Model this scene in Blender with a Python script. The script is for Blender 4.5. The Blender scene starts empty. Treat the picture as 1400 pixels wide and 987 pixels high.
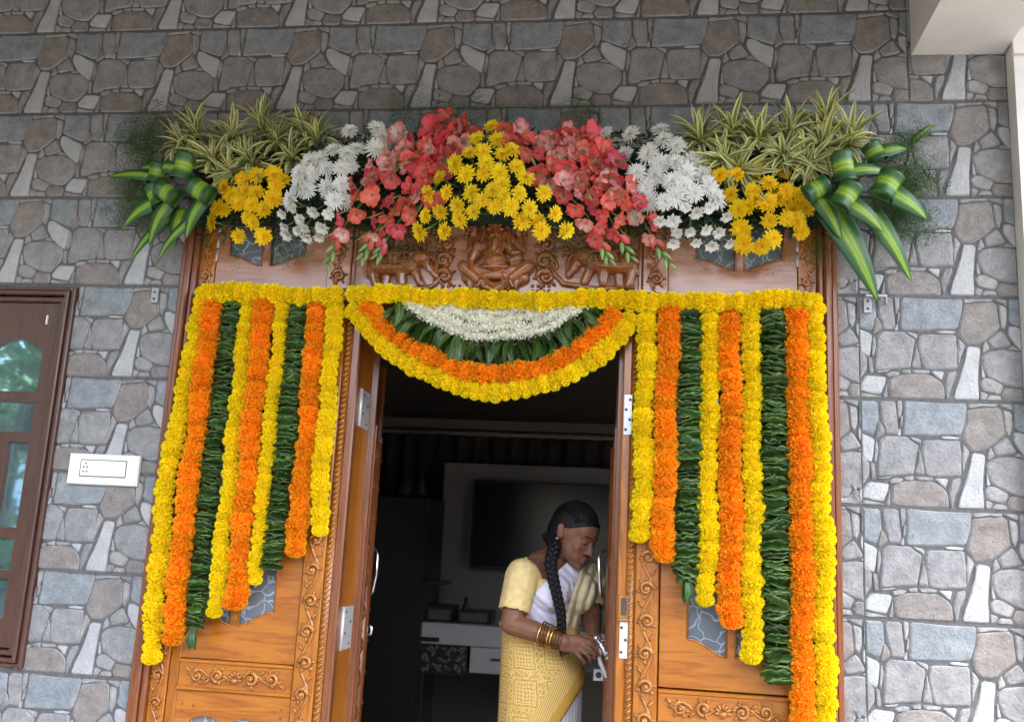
import bpy, bmesh, math, random
import numpy as np
from mathutils import Vector, Matrix, Euler
from mathutils.bvhtree import BVHTree

random.seed(7)
PI = math.pi
scene = bpy.context.scene
COL = scene.collection

# ------------------------------------------------------------------ camera
CAM_POS = Vector((2.1297, -2.7779, 1.4407))
CAM_RIGHT = Vector((0.98989, 0.13236, 0.05104))
CAM_UP = Vector((-0.02355, -0.20149, 0.97921))
CAM_BACK = Vector((0.13989, -0.97051, -0.19634))
FPX = 1309.73
cam_data = bpy.data.cameras.new("camera")
cam = bpy.data.objects.new("camera", cam_data)
COL.objects.link(cam)
cam.matrix_world = Matrix((
    (CAM_RIGHT.x, CAM_UP.x, CAM_BACK.x, CAM_POS.x),
    (CAM_RIGHT.y, CAM_UP.y, CAM_BACK.y, CAM_POS.y),
    (CAM_RIGHT.z, CAM_UP.z, CAM_BACK.z, CAM_POS.z),
    (0, 0, 0, 1)))
cam_data.sensor_width = 36.0
cam_data.lens = FPX / 1400 * 36.0
cam_data.clip_start = 0.05
cam_data.clip_end = 2000
scene.camera = cam

# ------------------------------------------------------------------ world, sun, exposure
SUN_ELEV, SUN_ROT = math.radians(58), math.radians(150)
world = bpy.data.worlds.new("World")
scene.world = world
world.use_nodes = True
wn = world.node_tree.nodes
sky = wn.new("ShaderNodeTexSky")
sky.sky_type = 'NISHITA'
sky.sun_disc = False
sky.sun_elevation = SUN_ELEV
sky.sun_rotation = SUN_ROT
sky.air_density = 1.0
sky.dust_density = 4.0
sky.ozone_density = 1.0
world.node_tree.links.new(sky.outputs[0], wn["Background"].inputs[0])
wn["Background"].inputs[1].default_value = 0.15
sun_data = bpy.data.lights.new("sun", 'SUN')
sun_data.energy = 0.8
sun_data.angle = math.radians(20)
sun_data.color = (1.0, 0.95, 0.88)
sun = bpy.data.objects.new("sun", sun_data)
COL.objects.link(sun)
# the sky's sun azimuth: rotation measured clockwise from +Y
sd = Vector((math.sin(SUN_ROT) * math.cos(SUN_ELEV), math.cos(SUN_ROT) * math.cos(SUN_ELEV), math.sin(SUN_ELEV)))
sun.rotation_euler = sd.to_track_quat('Z', 'Y').to_euler()
scene.view_settings.view_transform = 'Standard'
scene.view_settings.look = 'None'
scene.view_settings.gamma = 1.0
scene.view_settings.exposure = 3.32
scene.cycles.max_bounces = 8
scene.cycles.diffuse_bounces = 5


def P(px, py, Y=0.0):
    """photo pixel (1400x987) -> world point on the plane y = Y"""
    d = CAM_RIGHT * ((px - 700) / FPX) - CAM_UP * ((py - 493.5) / FPX) - CAM_BACK
    return CAM_POS + d * ((Y - CAM_POS.y) / d.y)


def PXM(Y=0.0):
    """metres per photo pixel at depth Y (facade centre)"""
    return (P(701, 400, Y) - P(700, 400, Y)).length


def to_px(v):
    q = Vector(v) - CAM_POS
    z = -q.dot(CAM_BACK)
    return 700 + FPX * q.dot(CAM_RIGHT) / z, 493.5 - FPX * q.dot(CAM_UP) / z


# ------------------------------------------------------------------ mesh builder
class MB:
    def __init__(self):
        self.v, self.f, self.m, self.t = [], [], [], []
        self.mi = 0

    def vert(self, p, t=0.0):
        self.v.append((p[0], p[1], p[2]))
        self.t.append(t)
        return len(self.v) - 1

    def face(self, *idx):
        self.f.append(tuple(idx))
        self.m.append(self.mi)

    def quad(self, a, b, c, d, t=0.0):
        self.face(*[self.vert(p, t) for p in (a, b, c, d)])

    def box(self, x0, x1, y0, y1, z0, z1, bev=0.0):
        if bev > 0:
            b = min(bev, abs(x1 - x0) * .45, abs(y1 - y0) * .45, abs(z1 - z0) * .45)
            rings = []
            # front (y0) face bevelled, enough for joinery seen from the front
            for (ins, y) in ((0, y1), (0, y0 + b), (b, y0)):
                rings.append([self.vert(p) for p in ((x0 + ins, y, z0 + ins), (x1 - ins, y, z0 + ins), (x1 - ins, y, z1 - ins), (x0 + ins, y, z1 - ins))])
            for r in range(2):
                for k in range(4):
                    self.face(rings[r][k], rings[r][(k + 1) % 4], rings[r + 1][(k + 1) % 4], rings[r + 1][k])
            self.face(*rings[2])
            self.face(*rings[0][::-1])
            return
        c = [self.vert(p) for p in ((x0, y0, z0), (x1, y0, z0), (x1, y1, z0), (x0, y1, z0), (x0, y0, z1), (x1, y0, z1), (x1, y1, z1), (x0, y1, z1))]
        for q in ((0, 3, 2, 1), (4, 5, 6, 7), (0, 1, 5, 4), (1, 2, 6, 5), (2, 3, 7, 6), (3, 0, 4, 7)):
            self.face(*[c[i] for i in q])

    def tube(self, pts, rad, n=8, flat=1.0, caps=True, up=None):
        pts = [Vector(p) for p in pts]
        if not hasattr(rad, '__len__'):
            rad = [rad] * len(pts)
        rings = []
        prev = None
        for i, p in enumerate(pts):
            tg = (pts[min(i + 1, len(pts) - 1)] - pts[max(i - 1, 0)])
            if tg.length < 1e-9:
                tg = Vector((0, 0, 1))
            tg.normalize()
            if up is not None:
                a = Vector(up)
            elif prev is None:
                a = Vector((0, 1, 0)) if abs(tg.y) < .9 else Vector((1, 0, 0))
            else:
                a = prev
            a = (a - tg * a.dot(tg))
            if a.length < 1e-6:
                a = tg.orthogonal()
            a.normalize()
            prev = a
            b = tg.cross(a)
            rings.append([self.vert(p + a * (math.cos(2 * PI * k / n) * rad[i] * flat) + b * (math.sin(2 * PI * k / n) * rad[i]), i / max(1, len(pts) - 1)) for k in range(n)])
        for i in range(len(rings) - 1):
            for k in range(n):
                self.face(rings[i][k], rings[i][(k + 1) % n], rings[i + 1][(k + 1) % n], rings[i + 1][k])
        if caps:
            self.face(*rings[0][::-1])
            self.face(*rings[-1])

    def ball(self, c, r, nu=10, nv=6, M=None):
        """ellipsoid, r scalar or 3-vector, M optional 3x3 orientation"""
        c = Vector(c)
        r = (r, r, r) if not hasattr(r, '__len__') else r
        rows = []
        for j in range(nv + 1):
            th = PI * j / nv
            if j in (0, nv):
                p = Vector((0, 0, r[2] * math.cos(th)))
                rows.append([self.vert(c + (M @ p if M else p))])
            else:
                row = []
                for k in range(nu):
                    ph = 2 * PI * k / nu
                    p = Vector((r[0] * math.sin(th) * math.cos(ph), r[1] * math.sin(th) * math.sin(ph), r[2] * math.cos(th)))
                    row.append(self.vert(c + (M @ p if M else p)))
                rows.append(row)
        for j in range(nv):
            a, b = rows[j], rows[j + 1]
            for k in range(nu):
                k2 = (k + 1) % nu
                if len(a) == 1:
                    self.face(a[0], b[k], b[k2])
                elif len(b) == 1:
                    self.face(a[k], b[0], a[k2])
                else:
                    self.face(a[k], b[k], b[k2], a[k2])

    def grid(self, rows, tfn=None):
        """rows of points -> quads"""
        idx = [[self.vert(p, tfn(i / max(1, len(rows) - 1), j / max(1, len(r) - 1)) if tfn else 0.0) for j, p in enumerate(r)] for i, r in enumerate(rows)]
        for i in range(len(idx) - 1):
            for j in range(len(idx[i]) - 1):
                self.face(idx[i][j], idx[i][j + 1], idx[i + 1][j + 1], idx[i + 1][j])
        return idx

    def leaf(self, pts, sides, widths, cols=4, cup=0.0, norms=None):
        """strip along pts; across parameter t 0..1 stored for stripes"""
        rows = []
        for i, p in enumerate(pts):
            s = sides[i]
            nn = norms[i] if norms else Vector((0, 0, 0))
            rows.append([Vector(p) + s * (widths[i] * (k / cols - .5)) + nn * (cup * widths[i] * (2 * k / cols - 1) ** 2) for k in range(cols + 1)])
        self.grid(rows, lambda u, w: w)

    def add(self, other, M):
        o = len(self.v)
        for p, t in zip(other.v, other.t):
            self.v.append(tuple(M @ Vector(p)))
            self.t.append(t)
        for f, m in zip(other.f, other.m):
            self.f.append(tuple(i + o for i in f))
            self.m.append(m)

    def mesh(self, name, mats, smooth=True):
        me = bpy.data.meshes.new(name)
        me.from_pydata(self.v, [], self.f)
        if not isinstance(mats, (list, tuple)):
            mats = [mats]
        for m in mats:
            me.materials.append(m)
        if len(mats) > 1:
            me.polygons.foreach_set('material_index', self.m)
        me.polygons.foreach_set('use_smooth', [smooth] * len(self.f))
        if any(self.t):
            a = me.attributes.new('t', 'FLOAT', 'POINT')
            a.data.foreach_set('value', self.t)
        me.update()
        return me

    def build(self, name, mats, parent=None, smooth=True):
        return add(name, self.mesh(name, mats, smooth), parent)


WM = {}
I4 = Matrix.Identity(4)


def add(name, data, parent=None, M=None):
    o = bpy.data.objects.new(name, data)
    COL.objects.link(o)
    M = I4.copy() if M is None else M
    if parent is not None:
        o.parent = parent
        o.matrix_parent_inverse = WM[parent.name].inverted()
    o.matrix_basis = M
    WM[o.name] = M
    return o


def tag(o, label=None, cat=None, group=None, kind=None):
    if label:
        o['label'] = label
    if cat:
        o['category'] = cat
    if group:
        o['group'] = group
    if kind:
        o['kind'] = kind
    return o


def thing(name, loc, label, cat, group=None):
    o = add(name, None, None, Matrix.Translation(Vector(loc)))
    return tag(o, label, cat, group)


def fused(mb, voxel, smooth=4, name="tmp"):
    """union of everything in mb as one continuous surface"""
    me = mb.mesh(name, [])
    o = bpy.data.objects.new(name, me)
    COL.objects.link(o)
    m = o.modifiers.new("r", 'REMESH')
    m.mode = 'VOXEL'
    m.voxel_size = voxel
    if smooth:
        s = o.modifiers.new("s", 'SMOOTH')
        s.iterations = smooth
        s.factor = .5
    dg = bpy.context.evaluated_depsgraph_get()
    out = bpy.data.meshes.new_from_object(o.evaluated_get(dg))
    bpy.data.objects.remove(o)
    bpy.data.meshes.remove(me)
    out.polygons.foreach_set('use_smooth', [True] * len(out.polygons))
    return out


def capsule(mb, a, b, ra, rb, n=12, flat=1.0, up=None):
    a, b = Vector(a), Vector(b)
    d = (b - a)
    L = d.length
    d.normalize()
    pts, rad = [], []
    for th in (85, 60, 35, 0):
        t = math.radians(th)
        pts.append(a - d * (ra * math.sin(t)))
        rad.append(ra * math.cos(t))
    for th in (0, 35, 60, 85):
        t = math.radians(th)
        pts.append(b + d * (rb * math.sin(t)))
        rad.append(rb * math.cos(t))
    mb.tube(pts, rad, n, flat, True, up)


# ------------------------------------------------------------------ materials
def newmat(name):
    m = bpy.data.materials.new(name)
    m.use_nodes = True
    nt = m.node_tree
    return m, nt, nt.nodes["Principled BSDF"]


def N(nt, typ, **kw):
    n = nt.nodes.new(typ)
    for k, v in kw.items():
        setattr(n, k, v)
    return n


def ramp(nt, fac, stops, interp='LINEAR'):
    r = N(nt, "ShaderNodeValToRGB")
    r.color_ramp.interpolation = interp
    el = r.color_ramp.elements
    while len(el) < len(stops):
        el.new(0.5)
    for e, (p, c) in zip(el, stops):
        e.position = p
        e.color = (c[0], c[1], c[2], 1)
    nt.links.new(fac, r.inputs[0])
    return r.outputs[0]


def obj_random(nt, color_out, hue=.0, val=.2, sat=0.0):
    oi = N(nt, "ShaderNodeObjectInfo")
    h = N(nt, "ShaderNodeHueSaturation")
    mr = N(nt, "ShaderNodeMapRange")
    mr.inputs[3].default_value = 1 - val
    mr.inputs[4].default_value = 1 + val
    nt.links.new(oi.outputs["Random"], mr.inputs[0])
    nt.links.new(mr.outputs[0], h.inputs["Value"])
    if hue:
        mh = N(nt, "ShaderNodeMapRange")
        mh.inputs[3].default_value = .5 - hue
        mh.inputs[4].default_value = .5 + hue
        w = N(nt, "ShaderNodeMath", operation='FRACT')
        w2 = N(nt, "ShaderNodeMath", operation='MULTIPLY')
        w2.inputs[1].default_value = 7.31
        nt.links.new(oi.outputs["Random"], w2.inputs[0])
        nt.links.new(w2.outputs[0], w.inputs[0])
        nt.links.new(w.outputs[0], mh.inputs[0])
        nt.links.new(mh.outputs[0], h.inputs["Hue"])
    nt.links.new(color_out, h.inputs["Color"])
    return h.outputs[0]


def noise(nt, scale, detail=4, rough=.55, vec=None, dist=0.0):
    n = N(nt, "ShaderNodeTexNoise")
    n.inputs["Scale"].default_value = scale
    n.inputs["Detail"].default_value = detail
    n.inputs["Roughness"].default_value = rough
    n.inputs["Distortion"].default_value = dist
    if vec is None:
        g = N(nt, "ShaderNodeNewGeometry")
        vec = g.outputs["Position"]
    nt.links.new(vec, n.inputs["Vector"])
    return n.outputs["Fac"]


def bump(nt, bs, height, strength=.3, dist=.005):
    b = N(nt, "ShaderNodeBump")
    b.inputs["Strength"].default_value = strength
    b.inputs["Distance"].default_value = dist
    nt.links.new(height, b.inputs["Height"])
    nt.links.new(b.outputs[0], bs.inputs["Normal"])


def mat_plain(name, col, rough=.5, metal=0.0, var=.12, scale=60, bmp=0.0, spec=.5, rnd=0.0, hue=0.0, coat=0.0, sss=0.0, trans=0.0):
    m, nt, bs = newmat(name)
    fac = noise(nt, scale)
    c = ramp(nt, fac, [(.3, [x * (1 - var) for x in col]), (.7, [min(1, x * (1 + var)) for x in col])])
    if rnd or hue:
        c = obj_random(nt, c, hue, rnd)
    nt.links.new(c, bs.inputs["Base Color"])
    bs.inputs["Roughness"].default_value = rough
    bs.inputs["Metallic"].default_value = metal
    bs.inputs["Specular IOR Level"].default_value = spec
    bs.inputs["Coat Weight"].default_value = coat
    bs.inputs["Coat Roughness"].default_value = .12
    if bmp:
        bump(nt, bs, fac, bmp, .004)
    if trans:
        add_translucent(nt, bs, c, trans)
    return m


def add_translucent(nt, bs, c, w):
    tr = N(nt, "ShaderNodeBsdfTranslucent")
    nt.links.new(c, tr.inputs[0])
    mx = N(nt, "ShaderNodeMixShader")
    mx.inputs[0].default_value = w
    nt.links.new(bs.outputs[0], mx.inputs[1])
    nt.links.new(tr.outputs[0], mx.inputs[2])
    nt.links.new(mx.outputs[0], nt.nodes["Material Output"].inputs[0])


def mat_stripe(name, stops, rough=.4, rnd=.15, hue=0.01, trans=.15, streak=.25, interp='LINEAR', spec=.5):
    """colour across the attribute t (leaf stripes, petal throats)"""
    m, nt, bs = newmat(name)
    at = N(nt, "ShaderNodeAttribute")
    at.attribute_name = 't'
    nz = noise(nt, 90, 3)
    mx = N(nt, "ShaderNodeMath", operation='MULTIPLY_ADD')
    mx.inputs[1].default_value = streak
    mx.inputs[2].default_value = -streak * .5
    nt.links.new(nz, mx.inputs[0])
    ad = N(nt, "ShaderNodeMath", operation='ADD')
    nt.links.new(at.outputs["Fac"], ad.inputs[0])
    nt.links.new(mx.outputs[0], ad.inputs[1])
    c = ramp(nt, ad.outputs[0], stops, interp)
    c = obj_random(nt, c, hue, rnd)
    nt.links.new(c, bs.inputs["Base Color"])
    bs.inputs["Roughness"].default_value = rough
    bs.inputs["Specular IOR Level"].default_value = spec
    if trans:
        add_translucent(nt, bs, c, trans)
    return m


def mat_wood(name, dark, mid, light, rough=.28, axis='Z', scale=1.0, coat=.35):
    m, nt, bs = newmat(name)
    g = N(nt, "ShaderNodeNewGeometry")
    mp = N(nt, "ShaderNodeMapping")
    st = {'Z': (14, 14, 1.3), 'X': (1.3, 14, 14)}[axis]
    mp.inputs["Scale"].default_value = [s * scale for s in st]
    oi = N(nt, "ShaderNodeObjectInfo")
    va = N(nt, "ShaderNodeVectorMath", operation='SCALE')
    va.inputs["Scale"].default_value = 9.0
    cmb = N(nt, "ShaderNodeCombineXYZ")
    for k in range(3):
        nt.links.new(oi.outputs["Random"], cmb.inputs[k])
    nt.links.new(cmb.outputs[0], va.inputs[0])
    nt.links.new(va.outputs[0], mp.inputs["Location"])
    nt.links.new(g.outputs["Position"], mp.inputs["Vector"])
    n1 = noise(nt, 1.2, 5, .6, mp.outputs[0], 1.4)
    wv = N(nt, "ShaderNodeMath", operation='MULTIPLY')
    wv.inputs[1].default_value = 9.0
    nt.links.new(n1, wv.inputs[0])
    sn = N(nt, "ShaderNodeMath", operation='PINGPONG')
    sn.inputs[1].default_value = 1.0
    nt.links.new(wv.outputs[0], sn.inputs[0])
    fine = noise(nt, 9, 4, .7, mp.outputs[0], .3)
    mx = N(nt, "ShaderNodeMath", operation='MULTIPLY_ADD')
    mx.inputs[1].default_value = .45
    nt.links.new(sn.outputs[0], mx.inputs[0])
    f2 = N(nt, "ShaderNodeMath", operation='MULTIPLY')
    f2.inputs[1].default_value = .6
    nt.links.new(fine, f2.inputs[0])
    nt.links.new(f2.outputs[0], mx.inputs[2])
    c = ramp(nt, mx.outputs[0], [(.12, dark), (.42, mid), (.8, light)])
    nt.links.new(c, bs.inputs["Base Color"])
    bs.inputs["Roughness"].default_value = rough
    bs.inputs["Coat Weight"].default_value = coat
    bs.inputs["Coat Roughness"].default_value = .18
    bump(nt, bs, fine, .12, .002)
    return m


def mat_stone(name, col, var=.46, rough=.66):
    m, nt, bs = newmat(name)
    n1 = noise(nt, 22, 6, .65)
    n2 = noise(nt, 130, 3, .6)
    mx = N(nt, "ShaderNodeMath", operation='MULTIPLY_ADD')
    mx.inputs[1].default_value = .35
    nt.links.new(n2, mx.inputs[0])
    s = N(nt, "ShaderNodeMath", operation='MULTIPLY')
    s.inputs[1].default_value = .68
    nt.links.new(n1, s.inputs[0])
    nt.links.new(s.outputs[0], mx.inputs[2])
    warm = [col[0] * 1.04, col[1] * 1.0, col[2] * .97]
    c = ramp(nt, mx.outputs[0], [(.28, [x * (1 - var) for x in col]), (.5, col), (.72, [x * (1 + var) for x in warm])])
    nt.links.new(c, bs.inputs["Base Color"])
    bs.inputs["Roughness"].default_value = rough
    bs.inputs["Specular IOR Level"].default_value = .35
    bump(nt, bs, mx.outputs[0], .9, .009)
    return m


M = {}
M['slate'] = mat_stone('stone_slate', (.205, .228, .24))
M['taupe'] = mat_stone('stone_taupe', (.228, .228, .226))
M['brown'] = mat_stone('stone_brown', (.205, .186, .170))
M['pale'] = mat_stone('stone_pale', (.37, .38, .38), .22)
M['mid'] = mat_stone('stone_grey', (.27, .268, .258))
M['rim'] = mat_stone('stone_rim', (.33, .335, .33), .25)
M['grout'] = mat_plain('tile_grout', (.10, .10, .10), .85, var=.3)
M['teak'] = mat_wood('teak_orange', (.16, .042, .004), (.33, .100, .006), (.43, .150, .011), coat=.22)
M['teak_h'] = mat_wood('teak_orange_flat', (.17, .044, .004), (.34, .102, .006), (.43, .148, .011), coat=.22, axis='X')
M['teak_c'] = mat_wood('teak_carved', (.18, .055, .009), (.33, .115, .014), (.42, .165, .026), rough=.2, coat=.5)
M['redwood'] = mat_wood('polished_redwood', (.09, .024, .008), (.18, .052, .014), (.23, .072, .02), rough=.3, coat=.2)
M['carve'] = mat_wood('carved_redwood', (.12, .036, .011), (.25, .080, .021), (.33, .115, .032), rough=.2, coat=.5)
M['carve_bg'] = mat_wood('transom_wood', (.22, .085, .033), (.36, .145, .06), (.42, .19, .09), rough=.25, axis='X', coat=.6)
M['window_wood'] = mat_wood('window_brown', (.052, .021, .014), (.078, .032, .021), (.095, .041, .027), rough=.3, coat=.35)
M['steel'] = mat_plain('brushed_steel', (.58, .58, .57), .38, .35, .10)
M['chrome'] = mat_plain('chrome', (.75, .75, .76), .16, .95, .04)
M['screw'] = mat_plain('screw_dark', (.06, .05, .05), .5, .4)
M['white_plastic'] = mat_plain('white_plastic', (.80, .80, .76), .3, 0, .02)
M['cream_plastic'] = mat_plain('cream_plastic', (.74, .72, .60), .3, 0, .02)
M['plaster'] = mat_plain('cream_plaster', (.72, .69, .64), .8, 0, .10, 5, .15)
M['tan'] = mat_plain('tan_plaster', (.55, .46, .37), .8, 0, .06, 9)
# ================================================================== SETTING
# ground, porch floor, porch roof
mb = MB()
mb.quad((-600, -600, -.16), (600, -600, -.16), (600, 600, -.16), (-600, 600, -.16))
M['earth'] = mat_plain('dry_ground', (.10, .085, .065), .9, 0, .25, 2, .2)
tag(mb.build('ground', M['earth']), kind='structure')
mb = MB()
mb.box(-4, 6.2, -4.2, -.001, -.155, -.0)
M['porch'] = mat_plain('porch_floor_tile', (.13, .125, .12), .3, 0, .2, 5)
tag(mb.build('porch_floor', M['porch']), kind='structure')

# ---- left window and door opening in a stone-clad wall
ROOF_Z = 3.36
RY = -2.6
WX0, WX1 = -3.6, 3.163
DX0, DX1, DZ1 = .672, 2.648, 2.50
VX0, VX1, VZ0, VZ1 = -1.0, .29, 1.045, 2.19
wall = MB()
T = .16
wall.box(WX0, VX0, 0, T, 0, ROOF_Z)
wall.box(VX0, VX1, 0, T, 0, VZ0)
wall.box(VX0, VX1, 0, T, VZ1, ROOF_Z)
wall.box(VX1, DX0, 0, T, 0, ROOF_Z)
wall.box(DX0, DX1, 0, T, DZ1, ROOF_Z)
wall.box(DX1, WX1, 0, T, 0, ROOF_Z)
stone_wall = wall.build('stone_wall', M['grout'], None, False)
tag(stone_wall, 'grey and brown stone pattern tiled house wall around the decorated wooden doorway', 'wall')

STONES = [
 ('brown', [(232,165),(300,155),(410,140),(432,165),(436,300),(345,372),(300,400),(222,405),(185,345),(190,310)]),
 ('mid', [(235,130),(410,122),(405,138),(238,156)]),
 ('taupe', [(418,122),(500,120),(495,160),(432,135)]),
 ('mid', [(442,155),(490,170),(486,250),(462,310),(442,285)]),
 ('slate', [(508,120),(706,122),(704,240),(668,325),(580,295),(498,262)]),
 ('taupe', [(722,120),(815,118),(818,290),(808,312),(742,312),(738,270),(722,230)]),
 ('mid', [(825,115),(856,112),(852,165),(835,215),(825,215)]),
 ('mid', [(838,212),(852,200),(845,255),(830,275)]),
 ('pale', [(815,298),(832,278),(830,322),(808,322)]),
 ('slate', [(868,112),(1243,113),(1225,210),(1190,300),(1080,308),(1000,314),(848,320),(848,290),(862,200)]),
 ('brown', [(700,240),(715,250),(735,290),(735,308),(680,345),(678,325)]),
 ('pale', [(490,288),(530,285),(655,345),(668,360),(655,440),(640,488),(620,485),(530,420),(483,345)]),
 ('taupe', [(440,318),(458,335),(490,395),(480,408),(375,430),(358,385),(380,362)]),
 ('mid', [(340,380),(362,432),(315,460),(318,420)]),
 ('mid', [(505,405),(540,436),(470,428)]),
 ('taupe', [(308,482),(350,450),(450,434),(540,444),(600,465),(623,497),(622,560),(590,605),(540,653),(480,655),(420,640),(330,600),(306,540)]),
 ('pale', [(228,420),(295,425),(303,440),(285,520),(262,735),(250,743),(105,745),(165,600)]),
 ('mid', [(180,370),(208,405),(212,420),(160,545),(162,460)]),
 ('taupe', [(965,345),(1178,335),(1180,440),(1172,545),(1100,550),(965,553),(950,470),(948,400)]),
 ('taupe', [(700,360),(740,330),(870,330),(890,350),(930,372),(890,530),(880,548),(780,558),(690,573),(670,568),(684,480)]),
 ('taupe', [(935,395),(950,500),(953,548),(895,545)]),
 ('mid', [(670,375),(685,362),(688,420),(665,492),(657,480)]),
 ('taupe', [(632,502),(655,492),(658,590),(632,590)]),
 ('mid', [(880,325),(948,340),(942,368),(925,362),(895,343)]),
 ('pale', [(1065,320),(1120,313),(1182,318),(1165,332),(1085,332)]),
 ('mid', [(735,592),(780,577),(822,580),(800,606),(745,611)]),
 ('mid', [(830,570),(885,558),(885,586),(840,586)]),
 ('mid', [(895,562),(995,562),(1000,572),(980,584),(905,584)]),
 ('mid', [(670,580),(760,566),(740,580),(690,588)]),
 ('pale', [(1008,568),(1090,565),(1070,620),(1045,605)]),
 ('brown', [(745,738),(745,630),(790,605),(840,592),(920,588),(1000,592),(1050,617),(1078,655),(1080,736)]),
 ('taupe', [(1109,575),(1163,558),(1163,585),(1100,735),(1092,735),(1086,650)]),
 ('pale', [(300,525),(313,590),(310,608),(290,605)]),
 ('mid', [(280,640),(300,612),(345,612),(410,645),(413,660),(385,705),(290,685)]),
 ('mid', [(275,692),(318,706),(300,738),(268,743)]),
 ('mid', [(330,710),(390,712),(400,743),(305,746)]),
 ('brown', [(425,662),(535,670),(537,738),(420,743),(405,710)]),
 ('pale', [(610,607),(733,612),(720,660),(690,718),(640,715),(560,698),(560,670)]),
 ('mid', [(555,714),(640,724),(693,732),(690,743),(555,743)]),
 ('taupe', [(735,642),(731,738),(705,738),(707,720)]),
]
# sketch pixels -> tile coordinates (u 0..1 across one tile, v 0..1 up)
_c00, _c10, _c01, _c11 = Vector((92, 751)), Vector((1115, 741)), Vector((140, 112)), Vector((1150, 96))


def tile_uv(p):
    q = Vector(p)
    u, v = .5, .5
    for _ in range(12):
        f = (1 - u) * (1 - v) * _c00 + u * (1 - v) * _c10 + (1 - u) * v * _c01 + u * v * _c11
        fu = (1 - v) * (_c10 - _c00) + v * (_c11 - _c01)
        fv = (1 - u) * (_c01 - _c00) + u * (_c11 - _c10)
        e = q - f
        det = fu.x * fv.y - fu.y * fv.x
        u += (e.x * fv.y - e.y * fv.x) / det
        v += (fu.x * e.y - fu.y * e.x) / det
    return u, min(.985, max(.012, v))


def chaikin(pts, k=.16):
    out = []
    n = len(pts)
    for i in range(n):
        a, b = pts[i], pts[(i + 1) % n]
        L = math.hypot(b[0] - a[0], b[1] - a[1])
        w = min(k, .006 / max(L, 1e-6))
        out.append((a[0] + (b[0] - a[0]) * w, a[1] + (b[1] - a[1]) * w))
        if L > .06:
            j = (random.random() - .5) * .005
            out.append(((a[0] + b[0]) / 2 - (b[1] - a[1]) / L * j, (a[1] + b[1]) / 2 + (b[0] - a[0]) / L * j))
        out.append((a[0] + (b[0] - a[0]) * (1 - w), a[1] + (b[1] - a[1]) * (1 - w)))
    return out


TW, TH = .45, .30
STONE_UV = []
for mname, poly in STONES:
    q = [(u * TW, v * TH) for u, v in map(tile_uv, poly)]
    mx_, mz_ = sum(p[0] for p in q) / len(q), sum(p[1] for p in q) / len(q)
    g = []
    for x, z in q:                      # close the joints: grow every stone by about 1.3 mm
        L = math.hypot(x - mx_, z - mz_) + 1e-6
        g.append((x + (x - mx_) / L * .0013, z + (z - mz_) / L * .0013))
    STONE_UV.append((mname, chaikin(g)))


def area(p):
    return abs(sum(p[i][0] * p[(i + 1) % len(p)][1] - p[(i + 1) % len(p)][0] * p[i][1] for i in range(len(p)))) / 2


def clip(poly, ax, val, keep_less):
    s = 1 if keep_less else -1
    out = []
    for i in range(len(poly)):
        a, b = poly[i], poly[(i + 1) % len(poly)]
        da, db = s * (a[ax] - val), s * (b[ax] - val)
        if da <= 0:
            out.append(a)
        if da * db < 0:
            w = da / (da - db)
            out.append((a[0] + (b[0] - a[0]) * w, a[1] + (b[1] - a[1]) * w))
    return out


def clip_out(poly, x0, x1, z0, z1):
    """largest piece of poly outside the rectangle"""
    if all(p[0] <= x0 for p in poly) or all(p[0] >= x1 for p in poly) or all(p[1] >= z1 for p in poly) or all(p[1] <= z0 for p in poly):
        return poly
    c = [clip(poly, 0, x0, True), clip(poly, 0, x1, False), clip(poly, 1, z1, False), clip(poly, 1, z0, True)]
    return max(c, key=lambda q: area(q) if len(q) > 2 else 0)


Z0 = 3.12
stones = []     # (projected area, material, polygon)


def lay(x_off, xa, xb, row, vshift=0.0):
    zb = Z0 - .3 * row
    k0, k1 = int(math.floor((xa - x_off) / TW)) - 2, int(math.ceil((xb - x_off) / TW)) + 1
    for k in range(k0, k1):
        for mname, pl in STONE_UV:
            q = [(x_off + k * TW + x, zb + (z + vshift)) for x, z in pl]
            q = clip(q, 0, xa + .0012, False)
            q = clip(q, 0, xb - .0012, True) if len(q) > 2 else q
            q = clip(q, 1, zb + .002, False) if len(q) > 2 else q
            q = clip(q, 1, zb + .298, True) if len(q) > 2 else q
            if len(q) < 3:
                continue
            q = clip_out(q, DX0 - .004, DX1 + .004, -1, DZ1 + .004)
            if len(q) < 3:
                continue
            q = clip_out(q, VX0 - .004, VX1 + .004, VZ0 - .004, VZ1 + .004)
            if len(q) < 3 or area(q) < 8e-6:
                continue
            cx, cz = sum(p[0] for p in q) / len(q), sum(p[1] for p in q) / len(q)
            if DX0 < cx < DX1 and cz < DZ1 or VX0 < cx < VX1 and VZ0 < cz < VZ1:
                continue
            px, py = to_px((cx, 0, cz))
            vis = -20 < px < 1420 and -20 < py < 1007
            hid = (230 < px < 1200 and 190 < py < 340)
            d = (Vector((cx, 0, cz)) - CAM_POS).length
            stones.append(((area(q) / d ** 2) * (1 if vis and not hid else .001), mname, q))


R2 = 2.727
for row in range(-1, 12):
    zb = Z0 - .3 * row
    lo = -.9 if row < 9 else -.6
    if row <= 1:
        lay(0.0, lo, 2.884, row)
        lay(2.97, 2.884, WX1, row)
    elif row == 2:
        lay(0.0, lo, R2, row)
        lay(2.97, R2, WX1, row)
    else:
        lay(0.0, lo, 1.6, row)
        lay(.31, 2.6, R2, row)
        lay(.31, 2.6, R2, row, -.17) if row % 2 else None
        lay(2.97, R2, WX1, row)
stones.sort(key=lambda s: -s[0])


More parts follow.
